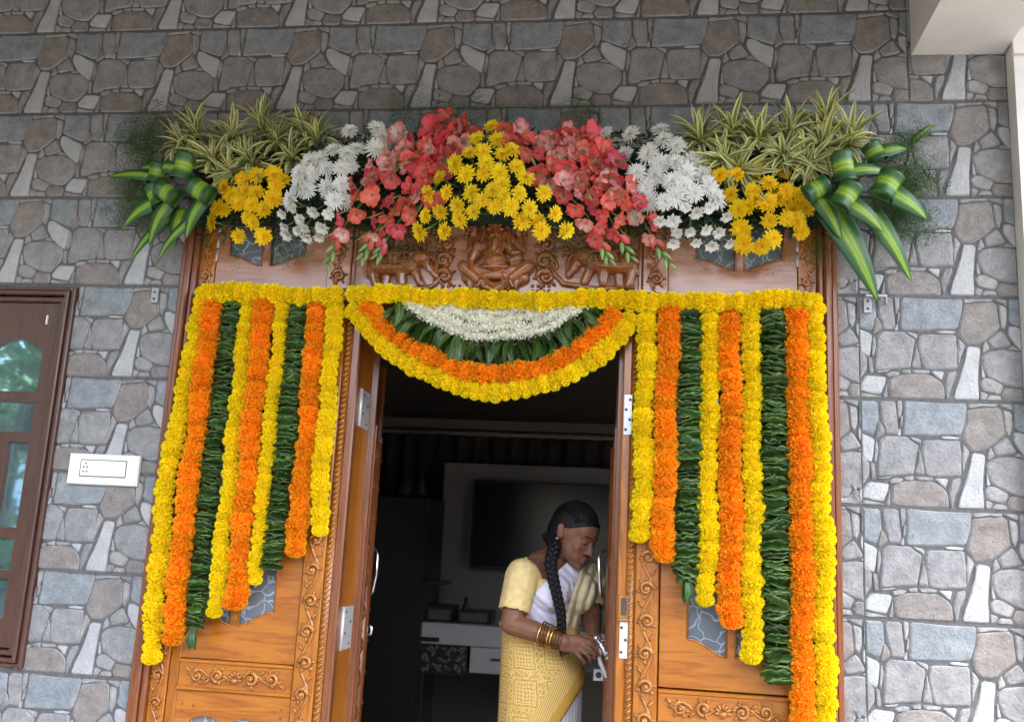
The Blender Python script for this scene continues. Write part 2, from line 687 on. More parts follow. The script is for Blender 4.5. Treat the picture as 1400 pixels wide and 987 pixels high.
def stone_geo(mb, q, mi, rim):
    if sum(q[i][0] * q[(i + 1) % len(q)][1] - q[(i + 1) % len(q)][0] * q[i][1] for i in range(len(q))) < 0:
        q = q[::-1]
    cx, cz = sum(p[0] for p in q) / len(q), sum(p[1] for p in q) / len(q)
    A = area(q)
    ins = min(.0024, math.sqrt(A) * .08)
    h = .0035 + .0025 * random.random()
    r0, r1, r2 = [], [], []
    for x, z in q:
        L = math.hypot(x - cx, z - cz) + 1e-6
        r0.append(mb.vert((x, .0005, z)))
        k = max(.2, 1 - ins / L)
        r1.append(mb.vert((cx + (x - cx) * k, -h * .75, cz + (z - cz) * k)))
        k = max(.1, 1 - 2.6 * ins / L)
        r2.append(mb.vert((cx + (x - cx) * k, -h - random.random() * .0012, cz + (z - cz) * k)))
    n = len(q)
    for i in range(n):
        j = (i + 1) % n
        mb.mi = rim
        mb.face(r0[i], r0[j], r1[j], r1[i])
        mb.mi = mi
        mb.face(r1[i], r1[j], r2[j], r2[i])
    c = mb.vert((cx, -h - .0015, cz))
    for i in range(n):
        mb.face(r2[i], r2[(i + 1) % n], c)


SM = ['slate', 'taupe', 'brown', 'pale', 'mid']
for a_, mname, q in stones[:300]:
    mb = MB()
    stone_geo(mb, q, 0, 1)
    mb.build('stone', [M[mname], M['rim']], stone_wall, False)
mb = MB()
for a_, mname, q in stones[300:]:
    stone_geo(mb, q, SM.index(mname), 5)
o = mb.build('small_stones', [M[k] for k in SM] + [M['rim']], stone_wall, False)
o['kind'] = 'stuff'

M['ceiling_brown'] = mat_plain('ceiling_paint', (.15, .12, .09), .8, 0, .06, 9)
# porch roof, beam and column (cream plaster)
mb = MB()
mb.box(-2.75, 2.894, RY, .2, ROOF_Z, ROOF_Z + .15)
mb.box(3.155, 3.95, RY, .2, ROOF_Z + .001, ROOF_Z + .15)
tag(mb.build('porch_ceiling', M['ceiling_brown'], None, False), 'brown painted porch ceiling slab above the stone wall', 'ceiling', kind='structure')
mb = MB()
mb.box(2.894, 3.155, RY, -.0015, 2.968, ROOF_Z + .14)
tag(mb.build('ceiling_beam', M['plaster'], None, False), 'cream plastered porch beam running out from the stone wall', 'beam')
mb = MB()
mb.box(3.163, 3.75, -.06, .3, -.1, ROOF_Z)
mb.box(3.158, 3.75, -.075, -.06, 2.93, 2.967)
tag(mb.build('plaster_column', M['plaster'], None, False), 'cream plastered column at the right end of the stone wall', 'column')
mb = MB()
mb.box(-2.75, 3.95, RY - .25, RY - .001, 3.12, ROOF_Z + .15)  # unseen beam added to keep sky light off the upper wall
tag(mb.build('added_front_beam', M['plaster'], None, False), 'cream plastered beam added unseen along the porch front to block sky light', 'beam')
mb = MB()
mb.box(-2.75, -2.6, RY + .31, .0, .0, ROOF_Z - .001)  # wall added out of view to darken the upper left of the facade
tag(mb.build('added_side_wall', M['plaster'], None, False), 'cream plastered wall added unseen beyond the window to dim the left of the porch', 'wall')
# front columns of the porch, behind the camera
for x in (-2.75, 3.45):
    mb = MB()
    mb.box(x, x + .3, RY + .0, RY + .3, 0, ROOF_Z - .002)
    tag(mb.build('porch_column', M['plaster'], None, False), 'cream plastered porch column at the %s front corner' % ('west' if x < 0 else 'east'), 'column')
# house body behind the facade
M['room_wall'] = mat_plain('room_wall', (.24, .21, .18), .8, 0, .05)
mb = MB()
mb.box(-2.2, 4.2, 4.6, 4.7, 0, 3.0)
mb.box(-2.3, -2.2, .16, 4.7, 0, 3.0)
mb.box(4.2, 4.3, .16, 4.7, 0, 3.0)
tag(mb.build('room_walls', M['room_wall'], None, False), kind='structure')
mb = MB()
mb.box(-2.3, 4.3, .165, 4.7, 3.0, 3.1)
mb.box(-2.2, 4.2, 3.2, 3.26, 2.2, 2.26)
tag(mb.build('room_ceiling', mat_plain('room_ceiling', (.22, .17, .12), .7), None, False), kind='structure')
mb = MB()
mb.box(-2.2, 4.2, .003, 4.6, -.15, .0)
tag(mb.build('room_floor', mat_plain('room_floor_tile', (.30, .29, .27), .22, 0, .15, 3), None, False), kind='structure')

# ================================================================== LEFT WINDOW
win = thing('window', (.1, 0, 1.03), 'brown wooden window with arched pane at left edge of the stone wall', 'window')


def board_open(mb, x0, x1, z0, z1, ops, y, th, rev, n=14):
    """flat board with openings (xa, xb, zlo(x), zhi(x)) and the reveal edges of each"""
    xs = {x0, x1}
    for xa, xb, lo, hi in ops:
        for k in range(n + 1):
            xs.add(xa + (xb - xa) * k / n)
    xs = sorted(xs)
    for a, b in zip(xs[:-1], xs[1:]):
        if b - a < 1e-6:
            continue
        m = (a + b) / 2
        here = sorted([o for o in ops if o[0] < m < o[1]], key=lambda o: o[2](m))
        za, zb_ = z0, z0
        for o_ in here + [None]:
            ta, tb = (o_[2](a), o_[2](b)) if o_ else (z1, z1)
            mb.quad((a, y, za), (b, y, zb_), (b, y, tb), (a, y, ta))
            if o_:
                mb.quad((a, y, ta), (b, y, tb), (b, y + rev, tb), (a, y + rev, ta))
                za, zb_ = o_[3](a), o_[3](b)
                mb.quad((a, y + rev, za), (b, y + rev, zb_), (b, y, zb_), (a, y, za))
    for xa, xb, lo, hi in ops:
        for x, s in ((xa, 1), (xb, -1)):
            mb.quad((x, y, lo(x)), (x, y + rev, lo(x)), (x, y + rev, hi(x)), (x, y, hi(x)))
    for (a, b) in (((x0, z0), (x1, z0)), ((x1, z0), (x1, z1)), ((x1, z1), (x0, z1)), ((x0, z1), (x0, z0))):
        mb.quad((a[0], y, a[1]), (a[0], y + th, a[1]), (b[0], y + th, b[1]), (b[0], y, b[1]))


def flatfn(v):
    return lambda x: v


# casing: stepped moulding
mb = MB()
for (ins, yy) in ((0, -.022), (.016, -.032), (.034, -.018)):
    w_ = .014 if ins < .03 else .016
    for (xa, xb, za, zb_) in ((.262 - .0, .305, 1.03, 2.205),):
        mb.box(.305 - ins - w_, .305 - ins, yy, .05, 1.03 + ins, 2.207 - ins, .003)
        mb.box(-1.02, .305 - ins - w_, yy + .0005, .05, 2.207 - ins - w_, 2.207 - ins, .003)
        mb.box(-1.02, .305 - ins - w_, yy + .0005, .05, 1.03 + ins, 1.03 + ins + w_, .003)
mb.box(-1.03, -.97, -.022, .05, 1.03, 2.207, .003)
mb.build('frame', M['window_wood'], win, False)
for s in range(3):
    ox = -.372 * s
    ops = []
    xa, xb = .025 + ox, .211 + ox
    xm = (xa + xb) / 2

    def arch(x, xm=xm):
        u = abs(x - xm) / .093
        return 1.985 + .055 * (1 - u ** 2) ** .5 * (1 - .35 * u) if u < 1 else 1.985
    ops.append((xa, xb, flatfn(1.865), arch))
    ops.append((xa, xb, flatfn(1.735), flatfn(1.833)))
    for (za, zb_) in ((1.44, 1.705), (1.312, 1.407), (1.168, 1.286)):
        ops.append((xa, xa + .07, flatfn(za), flatfn(zb_)))
        ops.append((xb - .068, xb, flatfn(za), flatfn(zb_)))
    mb = MB()
    board_open(mb, -.06 + ox, .2605 + ox, 1.085, 2.155, ops, -.004, .035, .014)
    sash = mb.build('sash', M['window_wood'], win, False)
    for xa_, xb_, lo, hi in ops:
        g = MB()
        zs = [(xa_ + (xb_ - xa_) * k / 10) for k in range(11)]
        g.grid([[(x, .010, lo(x)) for x in zs], [(x, .010, max(hi(x), lo(x) + .001)) for x in zs]])
        gm = g.build('glass_pane', None, sash, False)
        gm.data.materials.clear()
        gm.data.materials.append(bpy.data.materials.get('window_glass') or mat_plain('window_glass', (.34, .52, .56), .03, .85, .02))
    # little white handle mark
mb = MB()
mb.box(.21, .214, -.010, -.004, 2.085, 2.115)
mb.build('stay_hook', M['white_plastic'], win, False)

# ================================================================== SWITCH PLATE, BRACKETS
sw = thing('switch_plate', (.48, 0, 1.63), 'white electrical switch plate with one socket on the stone wall left of the door', 'switch plate')
mb = MB()
mb.box(.366, .597, -.022, -.006, 1.581, 1.675, .004)
mb.build('plate', M['white_plastic'], sw, False)
mb = MB()
mb.box(.409, .557, -.0255, -.0215, 1.607, 1.655, .002)
mb.build('module', M['cream_plastic'], sw, False)
mb = MB()
for (a, b, c, d) in ((.407, .559, 1.6045, 1.6065), (.407, .559, 1.6555, 1.6575), (.4065, .4085, 1.6065, 1.6555), (.5575, .5595, 1.6065, 1.6555)):
    mb.box(a, b, -.0232, -.0215, c, d)
mb.build('module_seam', M['screw'], sw, False)
mb = MB()
for (x, z) in ((.4205, 1.634), (.4315, 1.634), (.4205, 1.620), (.4315, 1.620), (.426, 1.645)):
    mb.tube([(x, -.0262, z), (x, -.0245, z)], .0028, 8)
mb.build('socket_holes', M['screw'], sw, False)


M['bracket_zinc'] = mat_plain('bracket_zinc', (.36, .36, .36), .5, .2, .15)


def bracket(x, z, label, arm=True):
    t = thing('metal_bracket', (x, -.006, z), label, 'bracket', 'small metal brackets on the stone wall')
    m = MB()
    m.box(x - .011, x + .011, -.014, -.006, z - .024, z + .024, .001)
    if arm:
      m.box(x - .008, x + .05, -.030, -.014, z + .02, z + .026)
      m.box(x + .046, x + .05, -.030, -.014, z + .0, z + .02)
    m.build('plate', M['bracket_zinc'], t, False)
    m = MB()
    for dz in (-.012, .010):
        m.tube([(x, -.0155, z + dz), (x, -.013, z + dz)], .0042, 8)
    m.build('screw', M['screw'], t, False)


q = P(1186, 417, -.01)
bracket(q.x, q.z, 'small steel bracket on the stone wall under the long striped leaf')
q = P(212, 404, -.01)
bracket(q.x, q.z, 'small steel bracket on the stone wall between window and door frame', False)
# ================================================================== DOOR FRAME
frame = thing('door_frame', (1.66, 0, 0), 'carved teak doorway frame with side panels and a carved transom, hung with marigold garlands', 'door frame')
OX0, OX1, OZ = 1.262, 2.064, 2.10
TOP = 2.50


def spiral(cx, cz, r0, a0, turns, sgn, Y, n=16, r1=.18):
    out = []
    for i in range(n + 1):
        u = i / n
        r = r0 * (1 - u * (1 - r1))
        a = a0 + sgn * turns * 2 * PI * u
        out.append(Vector((cx + r * math.cos(a), Y - .004 * u, cz + r * math.sin(a))))
    return out


def carve_vine(mb, p0, p1, width, step, Y, seed=0):
    """flowing carved scrollwork in relief between two points on the plane y = Y"""
    rng = random.Random(seed)
    p0, p1 = Vector((p0[0], 0, p0[1])), Vector((p1[0], 0, p1[1]))
    L = (p1 - p0).length
    d = (p1 - p0) / L
    s = Vector((-d.z, 0, d.x))
    n = max(1, round(L / step))
    st = L / n
    amp = width * .28
    pts = []
    for i in range(n * 10 + 1):
        u = i / 10
        q = p0 + d * (u * st) + s * (math.sin(u * PI) * amp)
        pts.append((q.x, Y, q.z))
    mb.tube(pts, width * .085, 6)
    for k in range(n):
        sg = 1 if k % 2 == 0 else -1
        c = p0 + d * ((k + .5) * st) - s * (sg * amp * .15)
        a0 = math.atan2(d.z, d.x) + (PI * .5 if sg > 0 else -PI * .5)
        r = width * (.33 + .06 * rng.random())
        sp = spiral(c.x, c.z, r, a0, 1.25, -sg, Y - .003)
        mb.tube(sp, [width * (.135 - .05 * i / len(sp)) for i in range(len(sp))], 6)
        mb.ball((c.x, Y - .009, c.z), (width * .14, .009, width * .14), 8, 5)
        for j in range(5):
            a = a0 + j * 1.1 + rng.random() * .4
            e = c + Vector((math.cos(a), 0, math.sin(a))) * (r * 1.12)
            R = Matrix.Rotation(-a, 3, 'Y')
            mb.ball((e.x, Y, e.z), (width * .17, .009, width * .075), 8, 5, R)
        e = p0 + d * ((k + 1.0) * st) + s * (sg * width * .3)
        a = math.atan2(d.z, d.x) + sg * .7
        mb.ball((e.x, Y, e.z), (width * .26, .010, width * .09), 8, 5, Matrix.Rotation(-a, 3, 'Y'))


def rope(mb, x, z0, z1, Y, r=.010, pitch=.016):
    z = z0
    R = Matrix.Rotation(math.radians(-38), 3, 'Y')
    while z < z1:
        mb.ball((x, Y, z), (r * 1.25, r * .75, r * .5), 8, 4, R)
        z += pitch


for side in (-1, 1):
    # outer moulding: three ribs
    X = (lambda v: v) if side < 0 else (lambda v: 3.322 - v)
    mb = MB()
    for (a, b, y) in ((.655, .674, -.026), (.6745, .694, -.040), (.6945, .712, -.032)):
        xa, xb = sorted((X(a), X(b)))
        mb.box(xa, xb, y, .16, 0, TOP, .005)
    mb.build('jamb', M['redwood'], frame, False)
    # slim carved strip
    xa, xb = sorted((X(.7125), X(.764)))
    mb = MB()
    mb.box(xa, xb, -.012, .10, 0, TOP - .04, .002)
    st_ = mb.build('carved_strip', M['carve'] if False else M['teak'], frame, False)
    mb = MB()
    carve_vine(mb, ((xa + xb) / 2, .02), ((xa + xb) / 2, TOP - .06), .044, .075, -.013, 3)
    mb.build('carved_scroll', M['teak_c'], st_)
    # side panel boards with paired glass
    xa, xb = sorted((X(.766), X(1.143)))
    m0 = (X(.938) + X(.960)) / 2

    def ogee(base, dz, m0=m0):
        return lambda x: base + dz * (1 - math.cos(min(1, abs(x - m0) / .115) * PI)) / 2
    pn = sorted(((X(.842), X(.936)), (X(.960), X(1.066))), key=lambda q: min(q))
    ops = []
    for (a, b) in pn:
        a, b = sorted((a, b))
        ops.append((a, b, ogee(1.190, .045), flatfn(1.93)))
    mb = MB()
    board_open(mb, xa + (.030 if side < 0 else .002), xb - (.002 if side < 0 else .030), 1.105 if side > 0 else 1.094, 2.125, ops, -.004, .04, .012)
    pan = mb.build('panel', M['teak_h'], frame, False)
    for (a, b, lo, hi) in ops:
        g = MB()
        zs = [a + (b - a) * k / 10 for k in range(11)]
        g.grid([[(x, .007, lo(x)) for x in zs], [(x, .007, hi(x)) for x in zs]])
        gp = g.build('glass_pane', M.setdefault('etched', mat_plain('etched', (.2, .2, .2))), pan, False)
    # glazing beads round each pane
    mb = MB()
    for (a, b, lo, hi) in ops:
        pts = [(a + (b - a) * k / 10, -.003, lo(a + (b - a) * k / 10)) for k in range(11)]
        mb.tube(pts, .0035, 6)
        mb.tube([(a, -.003, lo(a)), (a, -.003, hi(a))], .0035, 6)
        mb.tube([(b, -.003, lo(b)), (b, -.003, hi(b))], .0035, 6)
    mb.build('glazing_bead', M['teak_c'], pan)
    # stile beside carved strip
    mb = MB()
    s0 = sorted((X(.766), X(.7955)))
    mb.box(s0[0], s0[1], -.007, .08, 0, 2.125, .002)
    mb.build('stile', M['teak'], frame, False)
    # carved middle rail
    za, zb_ = (1.005, 1.092) if side < 0 else (1.010, 1.100)
    ra, rb = xa + .030 if side < 0 else xa, xb if side < 0 else xb - .030
    mb = MB()
    mb.box(ra, rb, -.010, .06, za, zb_, .003)
    mb.box(ra, rb, -.016, -.010, za, za + .010, .002)
    mb.box(ra, rb, -.016, -.010, zb_ - .010, zb_, .002)
    rl = mb.build('rail', M['teak_h'], frame, False)
    mb = MB()
    mid = (ra + rb) / 2
    zc = (za + zb_) / 2
    carve_vine(mb, (mid - .02, zc), (ra + .03, zc), .052, .062, -.011, 5)
    carve_vine(mb, (mid + .02, zc), (rb - .03, zc), .052, .062, -.011, 6)
    for k in range(7):
        a = PI * k / 6
        mb.ball((mid + .016 * math.cos(a), -.012, zc - .008 + .018 * math.sin(a)), (.010, .007, .005), 8, 5, Matrix.Rotation(-a, 3, 'Y'))
    mb.ball((mid, -.014, zc - .01), (.012, .009, .010))
    mb.build('carved_scroll', M['teak_c'], rl)
    # lower board, arched panes whose tops just reach into the picture
    ops = []
    for (a, b) in pn:
        a, b = sorted((a, b))
        ops.append((a, b, flatfn(.30), (lambda x, a=a, b=b, m0=m0: .915 + .02 * math.sin(PI * min(1, max(0, 1 - abs(x - m0) / .12))))))
    mb = MB()
    board_open(mb, xa + (.030 if side < 0 else .002), xb - (.002 if side < 0 else .030), .12, 1.003, ops, -.004, .04, .012)
    pan = mb.build('panel', M['teak_h'], frame, False)
    for (a, b, lo, hi) in ops:
        g = MB()
        zs = [a + (b - a) * k / 10 for k in range(11)]
        g.grid([[(x, .007, lo(x)) for x in zs], [(x, .007, hi(x)) for x in zs]])
        g.build('glass_pane', M['etched'], pan, False)
    mb = MB()
    for dx, dz in ((.03, .965), (.03, .945), (.065, .962), (.31, .962), (.33, .945), (.33, .968)):
        mb.tube([(xa + .02 + dx, -.0055, dz), (xa + .02 + dx, -.003, dz)], .0035, 8)
    mb.build('dowel', M['redwood'], pan, False)
    mb = MB()
    mb.box(xa, xb, -.010, .06, 0, .119, .003)
    mb.build('rail', M['teak_h'], frame, False)
    # carved pilaster with rope edge and plain inner edge
    pa, pb = sorted((X(1.146), X(1.211)))
    mb = MB()
    mb.box(pa, pb, -.018, .12, 0, 2.125, .003)
    pil = mb.build('pilaster', M['teak'], frame, False)
    mb = MB()
    carve_vine(mb, ((pa + pb) / 2, .02), ((pa + pb) / 2, 2.10), .054, .088, -.019, 9)
    mb.build('carved_scroll', M['teak_c'], pil)
    mb = MB()
    ra_, rb_ = sorted((X(1.2115), X(1.2345)))
    mb.box(ra_, rb_, -.010, .12, 0, 2.125)
    rope(mb, (ra_ + rb_) / 2, .01, 2.12, -.012)
    mb.build('rope_moulding', M['teak_c'], pil)
    mb = MB()
    ia, ib = sorted((X(1.235), X(1.2615)))
    mb.box(ia, ib, -.014, .02, 0, 2.125, .004)
    mb.build('edge_moulding', M['redwood'] if side < 0 else M['teak'], pil, False)
    mb = MB()
    # reveal / rebate behind the edge moulding
    ia, ib = sorted((X(1.235), X(1.2605)))
    mb.box(ia, ib, .0205, .15, 0, 2.125)
    mb.build('jamb_lining', M['teak'], frame, False)
    # transom side light
    ops = []
    dz = {-1: 0, 1: 0}[side]
    for (a, b) in sorted(((X(.805), X(.916)), (X(.942), X(1.056))), key=lambda q: min(q)):
        a, b = sorted((a, b))
        m1 = (X(.916) + X(.942)) / 2
        ops.append((a, b, (lambda x, m1=m1: 2.320 - .034 * math.cos(min(1, abs(x - m1) / .125) * PI / 2 * 1.0) ** 2), flatfn(2.425)))
    ta, tb = sorted((X(.766), X(1.135)))
    mb = MB()
    board_open(mb, ta, tb, 2.212, TOP - .042, ops, -.006, .05, .012)
    tp = mb.build('transom_panel', M['carve_bg'], frame, False)
    mb = MB()
    for (a, b, lo, hi) in ops:
        g = MB()
        zs = [a + (b - a) * k / 10 for k in range(11)]
        g.grid([[(x, .005, lo(x)) for x in zs], [(x, .005, hi(x)) for x in zs]])
        g.build('glass_pane', M['etched'], tp, False)
        pts = [(x, -.005, lo(x)) for x in zs]
        mb.tube([(a, -.005, hi(a))] + pts + [(b, -.005, hi(b))], .004, 6)
    mb.build('glazing_bead', M['carve'], tp)
    # brass-coloured hinge at the outer edge of the side light
    mb = MB()
    hx = X(.766)
    for zz in (2.30, 2.345, 2.39):
        mb.tube([(hx, -.010, zz), (hx, -.010, zz + .038)], .004, 8)
    mb.build('hinge', M['steel'], tp)
    # carved strip between side light and centre
    ca, cb = sorted((X(1.1365), X(1.212)))
    mb = MB()
    mb.box(ca, cb, -.020, .08, 2.212, TOP - .042, .003)
    cs = mb.build('carved_strip', M['carve_bg'], frame, False)
    mb = MB()
    carve_vine(mb, ((ca + cb) / 2, 2.215), ((ca + cb) / 2, TOP - .05), .056, .085, -.021, 12)
    mb.build('carved_scroll', M['carve'], cs)
# etched glass: dark grey panes with pale curling etched print
m, nt, bs = newmat('etched_glass')
vn = N(nt, "ShaderNodeTexVoronoi", feature='DISTANCE_TO_EDGE')
vn.inputs["Scale"].default_value = 26
g_ = N(nt, "ShaderNodeNewGeometry")
n_ = N(nt, "ShaderNodeTexNoise")
n_.inputs["Scale"].default_value = 14
nt.links.new(g_.outputs["Position"], n_.inputs["Vector"])
ad = N(nt, "ShaderNodeVectorMath", operation='MULTIPLY_ADD')
ad.inputs[1].default_value = (.09, .09, .09)
nt.links.new(n_.outputs["Color"], ad.inputs[0])
nt.links.new(g_.outputs["Position"], ad.inputs[2])
nt.links.new(ad.outputs[0], vn.inputs["Vector"])
c_ = ramp(nt, vn.outputs["Distance"], [(.0, (.34, .38, .41)), (.035, (.30, .34, .37)), (.06, (.13, .155, .175))])
nt.links.new(c_, bs.inputs["Base Color"])
bs.inputs["Roughness"].default_value = .12
bs.inputs["Coat Weight"].default_value = .6
for ob in list(bpy.data.objects):
    if ob.type == 'MESH' and ob.data.materials and ob.data.materials[0] and ob.data.materials[0].name == 'etched':
        ob.data.materials[0] = m
M['etched'] = m

# head, lintel rail and carved centre of the transom
mb = MB()
for (a, b, y) in ((TOP - .0, TOP + .022, -.026), (TOP - .021, TOP - .0005, -.040), (TOP - .041, TOP - .0215, -.032)):
    mb.box(.7125, 3.322 - .7125, y, .16, a, b, .004)
mb.build('head', M['redwood'], frame, False)
mb = MB()
mb.box(.766, 3.322 - .766, -.020, .15, 2.1255, 2.2105, .006)
mb.build('transom_rail', M['carve'], frame, False)
mb = MB()
mb.box(OX0 - .02, OX1 + .02, .02, .15, OZ, 2.125)
mb.build('lintel', M['redwood'], frame, False)
mb = MB()
mb.box(1.2125, 3.322 - 1.2125, -.004, .08, 2.2115, TOP - .042, .001)
cp = mb.build('carved_panel', M['carve_bg'], frame, False)
mb = MB()
for (a, b, c, d) in ((1.2135, 1.226, 2.212, 2.457), (3.322 - 1.226, 3.322 - 1.2135, 2.212, 2.457)):
    mb.box(a, b, -.014, -.0045, c, d, .003)
mb.build('panel_border', M['carve'], cp, False)


def Q(px, py, Y):
    v = P(px, py, Y)
    return (v.x, Y, v.z)


def rel(prims, voxel=.0032, smooth=3):
    """relief from photo-space capsules (x0,y0,x1,y1,r0,r1 in px, depth Y, flat)"""
    mb = MB()
    k = PXM(-.02)
    for it in prims:
        x0, y0, x1, y1, r0, r1, Y = it[:7]
        fl = it[7] if len(it) > 7 else .7
        capsule(mb, Q(x0, y0, Y), Q(x1, y1, Y), r0 * k, r1 * k, 12, fl, (0, 1, 0))
    return fused(mb, voxel, smooth)


B = -.016
# elephant walking right (left half)
ele = [(520, 363, 556, 361, 15, 15, B, .9), (508, 366, 514, 392, 8, 6.5, B), (528, 372, 526, 392, 7, 6, B + .004), (548, 370, 549, 389, 8, 6, B - .004),
       (565, 366, 575, 388, 7, 6, B), (570, 352, 577, 352, 13, 12, B - .004, 1.0), (583, 360, 596, 378, 7, 4.5, B - .002), (596, 378, 597, 358, 4.5, 3.2, B - .002),
       (597, 358, 590, 350, 3.2, 2.6, B - .002), (566, 348, 562, 362, 7, 9, B - .012, .45), (540, 350, 540, 354, 13, 14, B - .004, 1),
       (504, 356, 500, 378, 2.5, 2, B), (584, 368, 592, 372, 2.4, 1.6, B - .008)]
for j in range(6):
    ele += [(524 + 7 * j, 344 + .4 * j, 524 + 7 * j, 362, 1.3, 1.3, B - .032), ]
ele += [(520, 345, 566, 345, 1.6, 1.6, B - .030), (522, 362, 562, 361, 1.6, 1.6, B - .034), (578, 346, 580, 356, 2, 1.6, B - .024), (573, 349, 574, 350, 1.5, 1.2, B - .030)]
e1 = add('elephant', rel(ele, .0024, 1), cp)
e1.data.materials.append(M['carve'])
# elephant walking left (right half)
cxm = 686.5
ele2 = [(2 * cxm - a + 0, b - 2, 2 * cxm - c, d - 2, r0, r1, Y, *rest) for (a, b, c, d, r0, r1, Y, *rest) in ele]
e2 = add('elephant', rel(ele2, .0024, 1), cp)
e2.data.materials.append(M['carve'])
# small carved foliage filling the ground of the panel
mb = MB()
for (a, b, z, w, sd_) in ((1.235, 1.50, 2.405, .060, 21), (1.822, 2.087, 2.405, .060, 22), (1.235, 1.47, 2.350, .05, 23), (1.852, 2.087, 2.350, .05, 24)):
    carve_vine(mb, (a, z), (b, z), w, .06, -.006, sd_)
for (x, sd_) in ((1.505, 25), (1.817, 26)):
    carve_vine(mb, (x, 2.235), (x, 2.44), .07, .055, -.007, sd_)
mb.build('carved_foliage', M['carve'], cp)
# ground line and saddle ropes below/over the elephants
mb = MB()
k = PXM(-.02)
for pts in ([(498, 396), (545, 397), (590, 393), (606, 376), (604, 362)], [(868, 392), (820, 396), (770, 388), (754, 370), (752, 356)]):
    mb.tube([Q(x, y, -.008) for x, y in pts], [4 * k, 4 * k, 4.5 * k, 3 * k, 2 * k], 8)
for (x, y) in [(530, 346), (536, 345), (542, 345), (548, 346), (553, 348), (531, 353), (539, 352), (547, 353), (554, 355), (820, 346), (828, 345), (836, 346), (842, 349), (822, 354), (831, 353), (838, 355)]:
    mb.ball(Q(x, y, -.034), (2 * k, .004, 2 * k), 6, 4)
mb.build('base_line', M['carve'], cp)
# seated figure with elephant head, crown, fan of ears, four arms, crossed legs
D = -.018
fig = [(676, 350, 677, 357, 15, 18, D - .010, .9), (676, 334, 676, 338, 14, 14, D - .006, .8), (677, 321, 677, 325, 10, 10, D - .016, .9), (677, 313, 677, 302, 9.5, 4, D - .010, .9),
       (677, 328, 675, 341, 5, 4, D - .030, .9), (675, 341, 667, 349, 4, 3, D - .030, .9), (667, 349, 663, 345, 3, 2.4, D - .028, .9),
       (662, 320, 657, 330, 8, 6, D - .004, .5), (692, 320, 697, 330, 8, 6, D - .004, .5),
       (661, 335, 645, 353, 7.5, 6.5, D - .006), (645, 353, 651, 338, 5.5, 4.5, D - .014), (651, 338, 652, 334, 5.5, 5.5, D - .014),
       (656, 324, 641, 343, 5.5, 5, D), (641, 343, 647, 316, 5, 4, D), (648, 312, 647, 318, 5.5, 5, D - .004),
       (693, 335, 709, 352, 7.5, 6.5, D - .006), (709, 352, 699, 356, 5.5, 4.5, D - .014), (698, 324, 715, 341, 5.5, 5, D), (715, 341, 709, 316, 5, 4, D), (708, 312, 709, 318, 5.5, 5, D - .004),
       (668, 372, 633, 363, 9, 7, D - .006), (633, 364, 664, 391, 8.5, 6, D - .012), (690, 372, 722, 362, 9, 7, D - .006), (722, 363, 690, 386, 8.5, 6.5, D - .010),
       (638, 380, 676, 396, 8, 10, D), (676, 396, 716, 380, 10, 8, D), (664, 392, 672, 396, 6, 4, D - .014), (664, 376, 690, 376, 6, 6, D - .012)]
for sg in (-1, 1):
    fig += [(677 + sg * 4, 320, 677 + sg * 6, 321, 1.6, 1.2, D - .036), (677 + sg * 14, 318, 677 + sg * 19, 330, 2.2, 1.6, D - .014), (677 + sg * 23, 345, 677 + sg * 33, 344, 2.4, 2.4, D - .016),
            (677 + sg * 9, 341, 677 + sg * 4, 348, 1.8, 1.8, D - .030), (677 + sg * 36, 372, 677 + sg * 40, 366, 2.2, 2, D - .018), (677 + sg * 20, 383, 677 + sg * 24, 391, 2.4, 2.2, D - .022),
            (677 + sg * 12, 306, 677 + sg * 17, 311, 2, 3, D - .004), (677 + sg * 3, 343, 677 + sg * 7, 338, 1.6, 1.2, D - .036)]
fig += [(667, 313, 687, 313, 2.4, 2.4, D - .024), (669, 308, 685, 308, 2, 2, D - .020), (671, 303, 683, 303, 1.8, 1.8, D - .016), (677, 309, 677, 300, 2.4, 1.4, D - .024),
        (662, 364, 692, 364, 2, 2, D - .036), (670, 345, 684, 345, 1.8, 1.8, D - .034)]
for j in range(7):
    fig += [(640 + 11 * j, 386 + 10 * math.sin(PI * j / 6), 644 + 10 * j, 394 + 5 * math.sin(PI * j / 6), 3.4, 2.4, D - .008)]
f1 = add('seated_figure', rel(fig, .0022, 1), cp)
f1.data.materials.append(M['carve'])
mb = MB()
for sg in (-1, 1):
    for j in range(6):
        a = .25 + j * .26
        mb.ball(Q(678 + sg * (18 + 9 * math.cos(a)) * 1.5, 330 - 24 * math.sin(a), -.010), (4 * k, .006, 4 * k), 8, 5)
    for j in range(4):
        for i in range(2):
            mb.ball(Q(678 + sg * (50 + 7.5 * j), 391 + 7 * i, -.007), (2.6 * k, .005, 2.6 * k), 6, 4)
    # temple tower beside the figure
    for j in range(5):
        mb.ball(Q(678 + sg * 68 - sg * j * .6, 372 - j * 11, -.010), ((7 - j) * k, .008, 4 * k), 8, 5)
    pts = [(678 + sg * x, y) for x, y in ((62, 352), (72, 346), (80, 352), (84, 366), (76, 372), (70, 366))]
    mb.tube([Q(x, y, -.008) for x, y in pts], [2.5 * k, 3 * k, 3 * k, 3 * k, 2.4 * k, 1.5 * k], 8)
    for j in range(9):
        a = j * .7
        mb.ball(Q(678 + sg * (120 + 50 * math.cos(a * 1.3)), 346 + 9 * math.sin(a * 2.1), -.007), (5 * k, .005, 3 * k), 8, 5, Matrix.Rotation(a, 3, 'Y'))
mb.ball(Q(674.5, 345.5, -.050), (3.6 * k, .006, 3.6 * k), 8, 5)
for j in range(12):
    a = -.9 + j * .22
    mb.ball(Q(680 + 13 * math.cos(a), 386 + 11 * math.sin(a), -.040), (3.4 * k, .006, 1.3 * k), 6, 4, Matrix.Rotation(-a, 3, 'Y'))
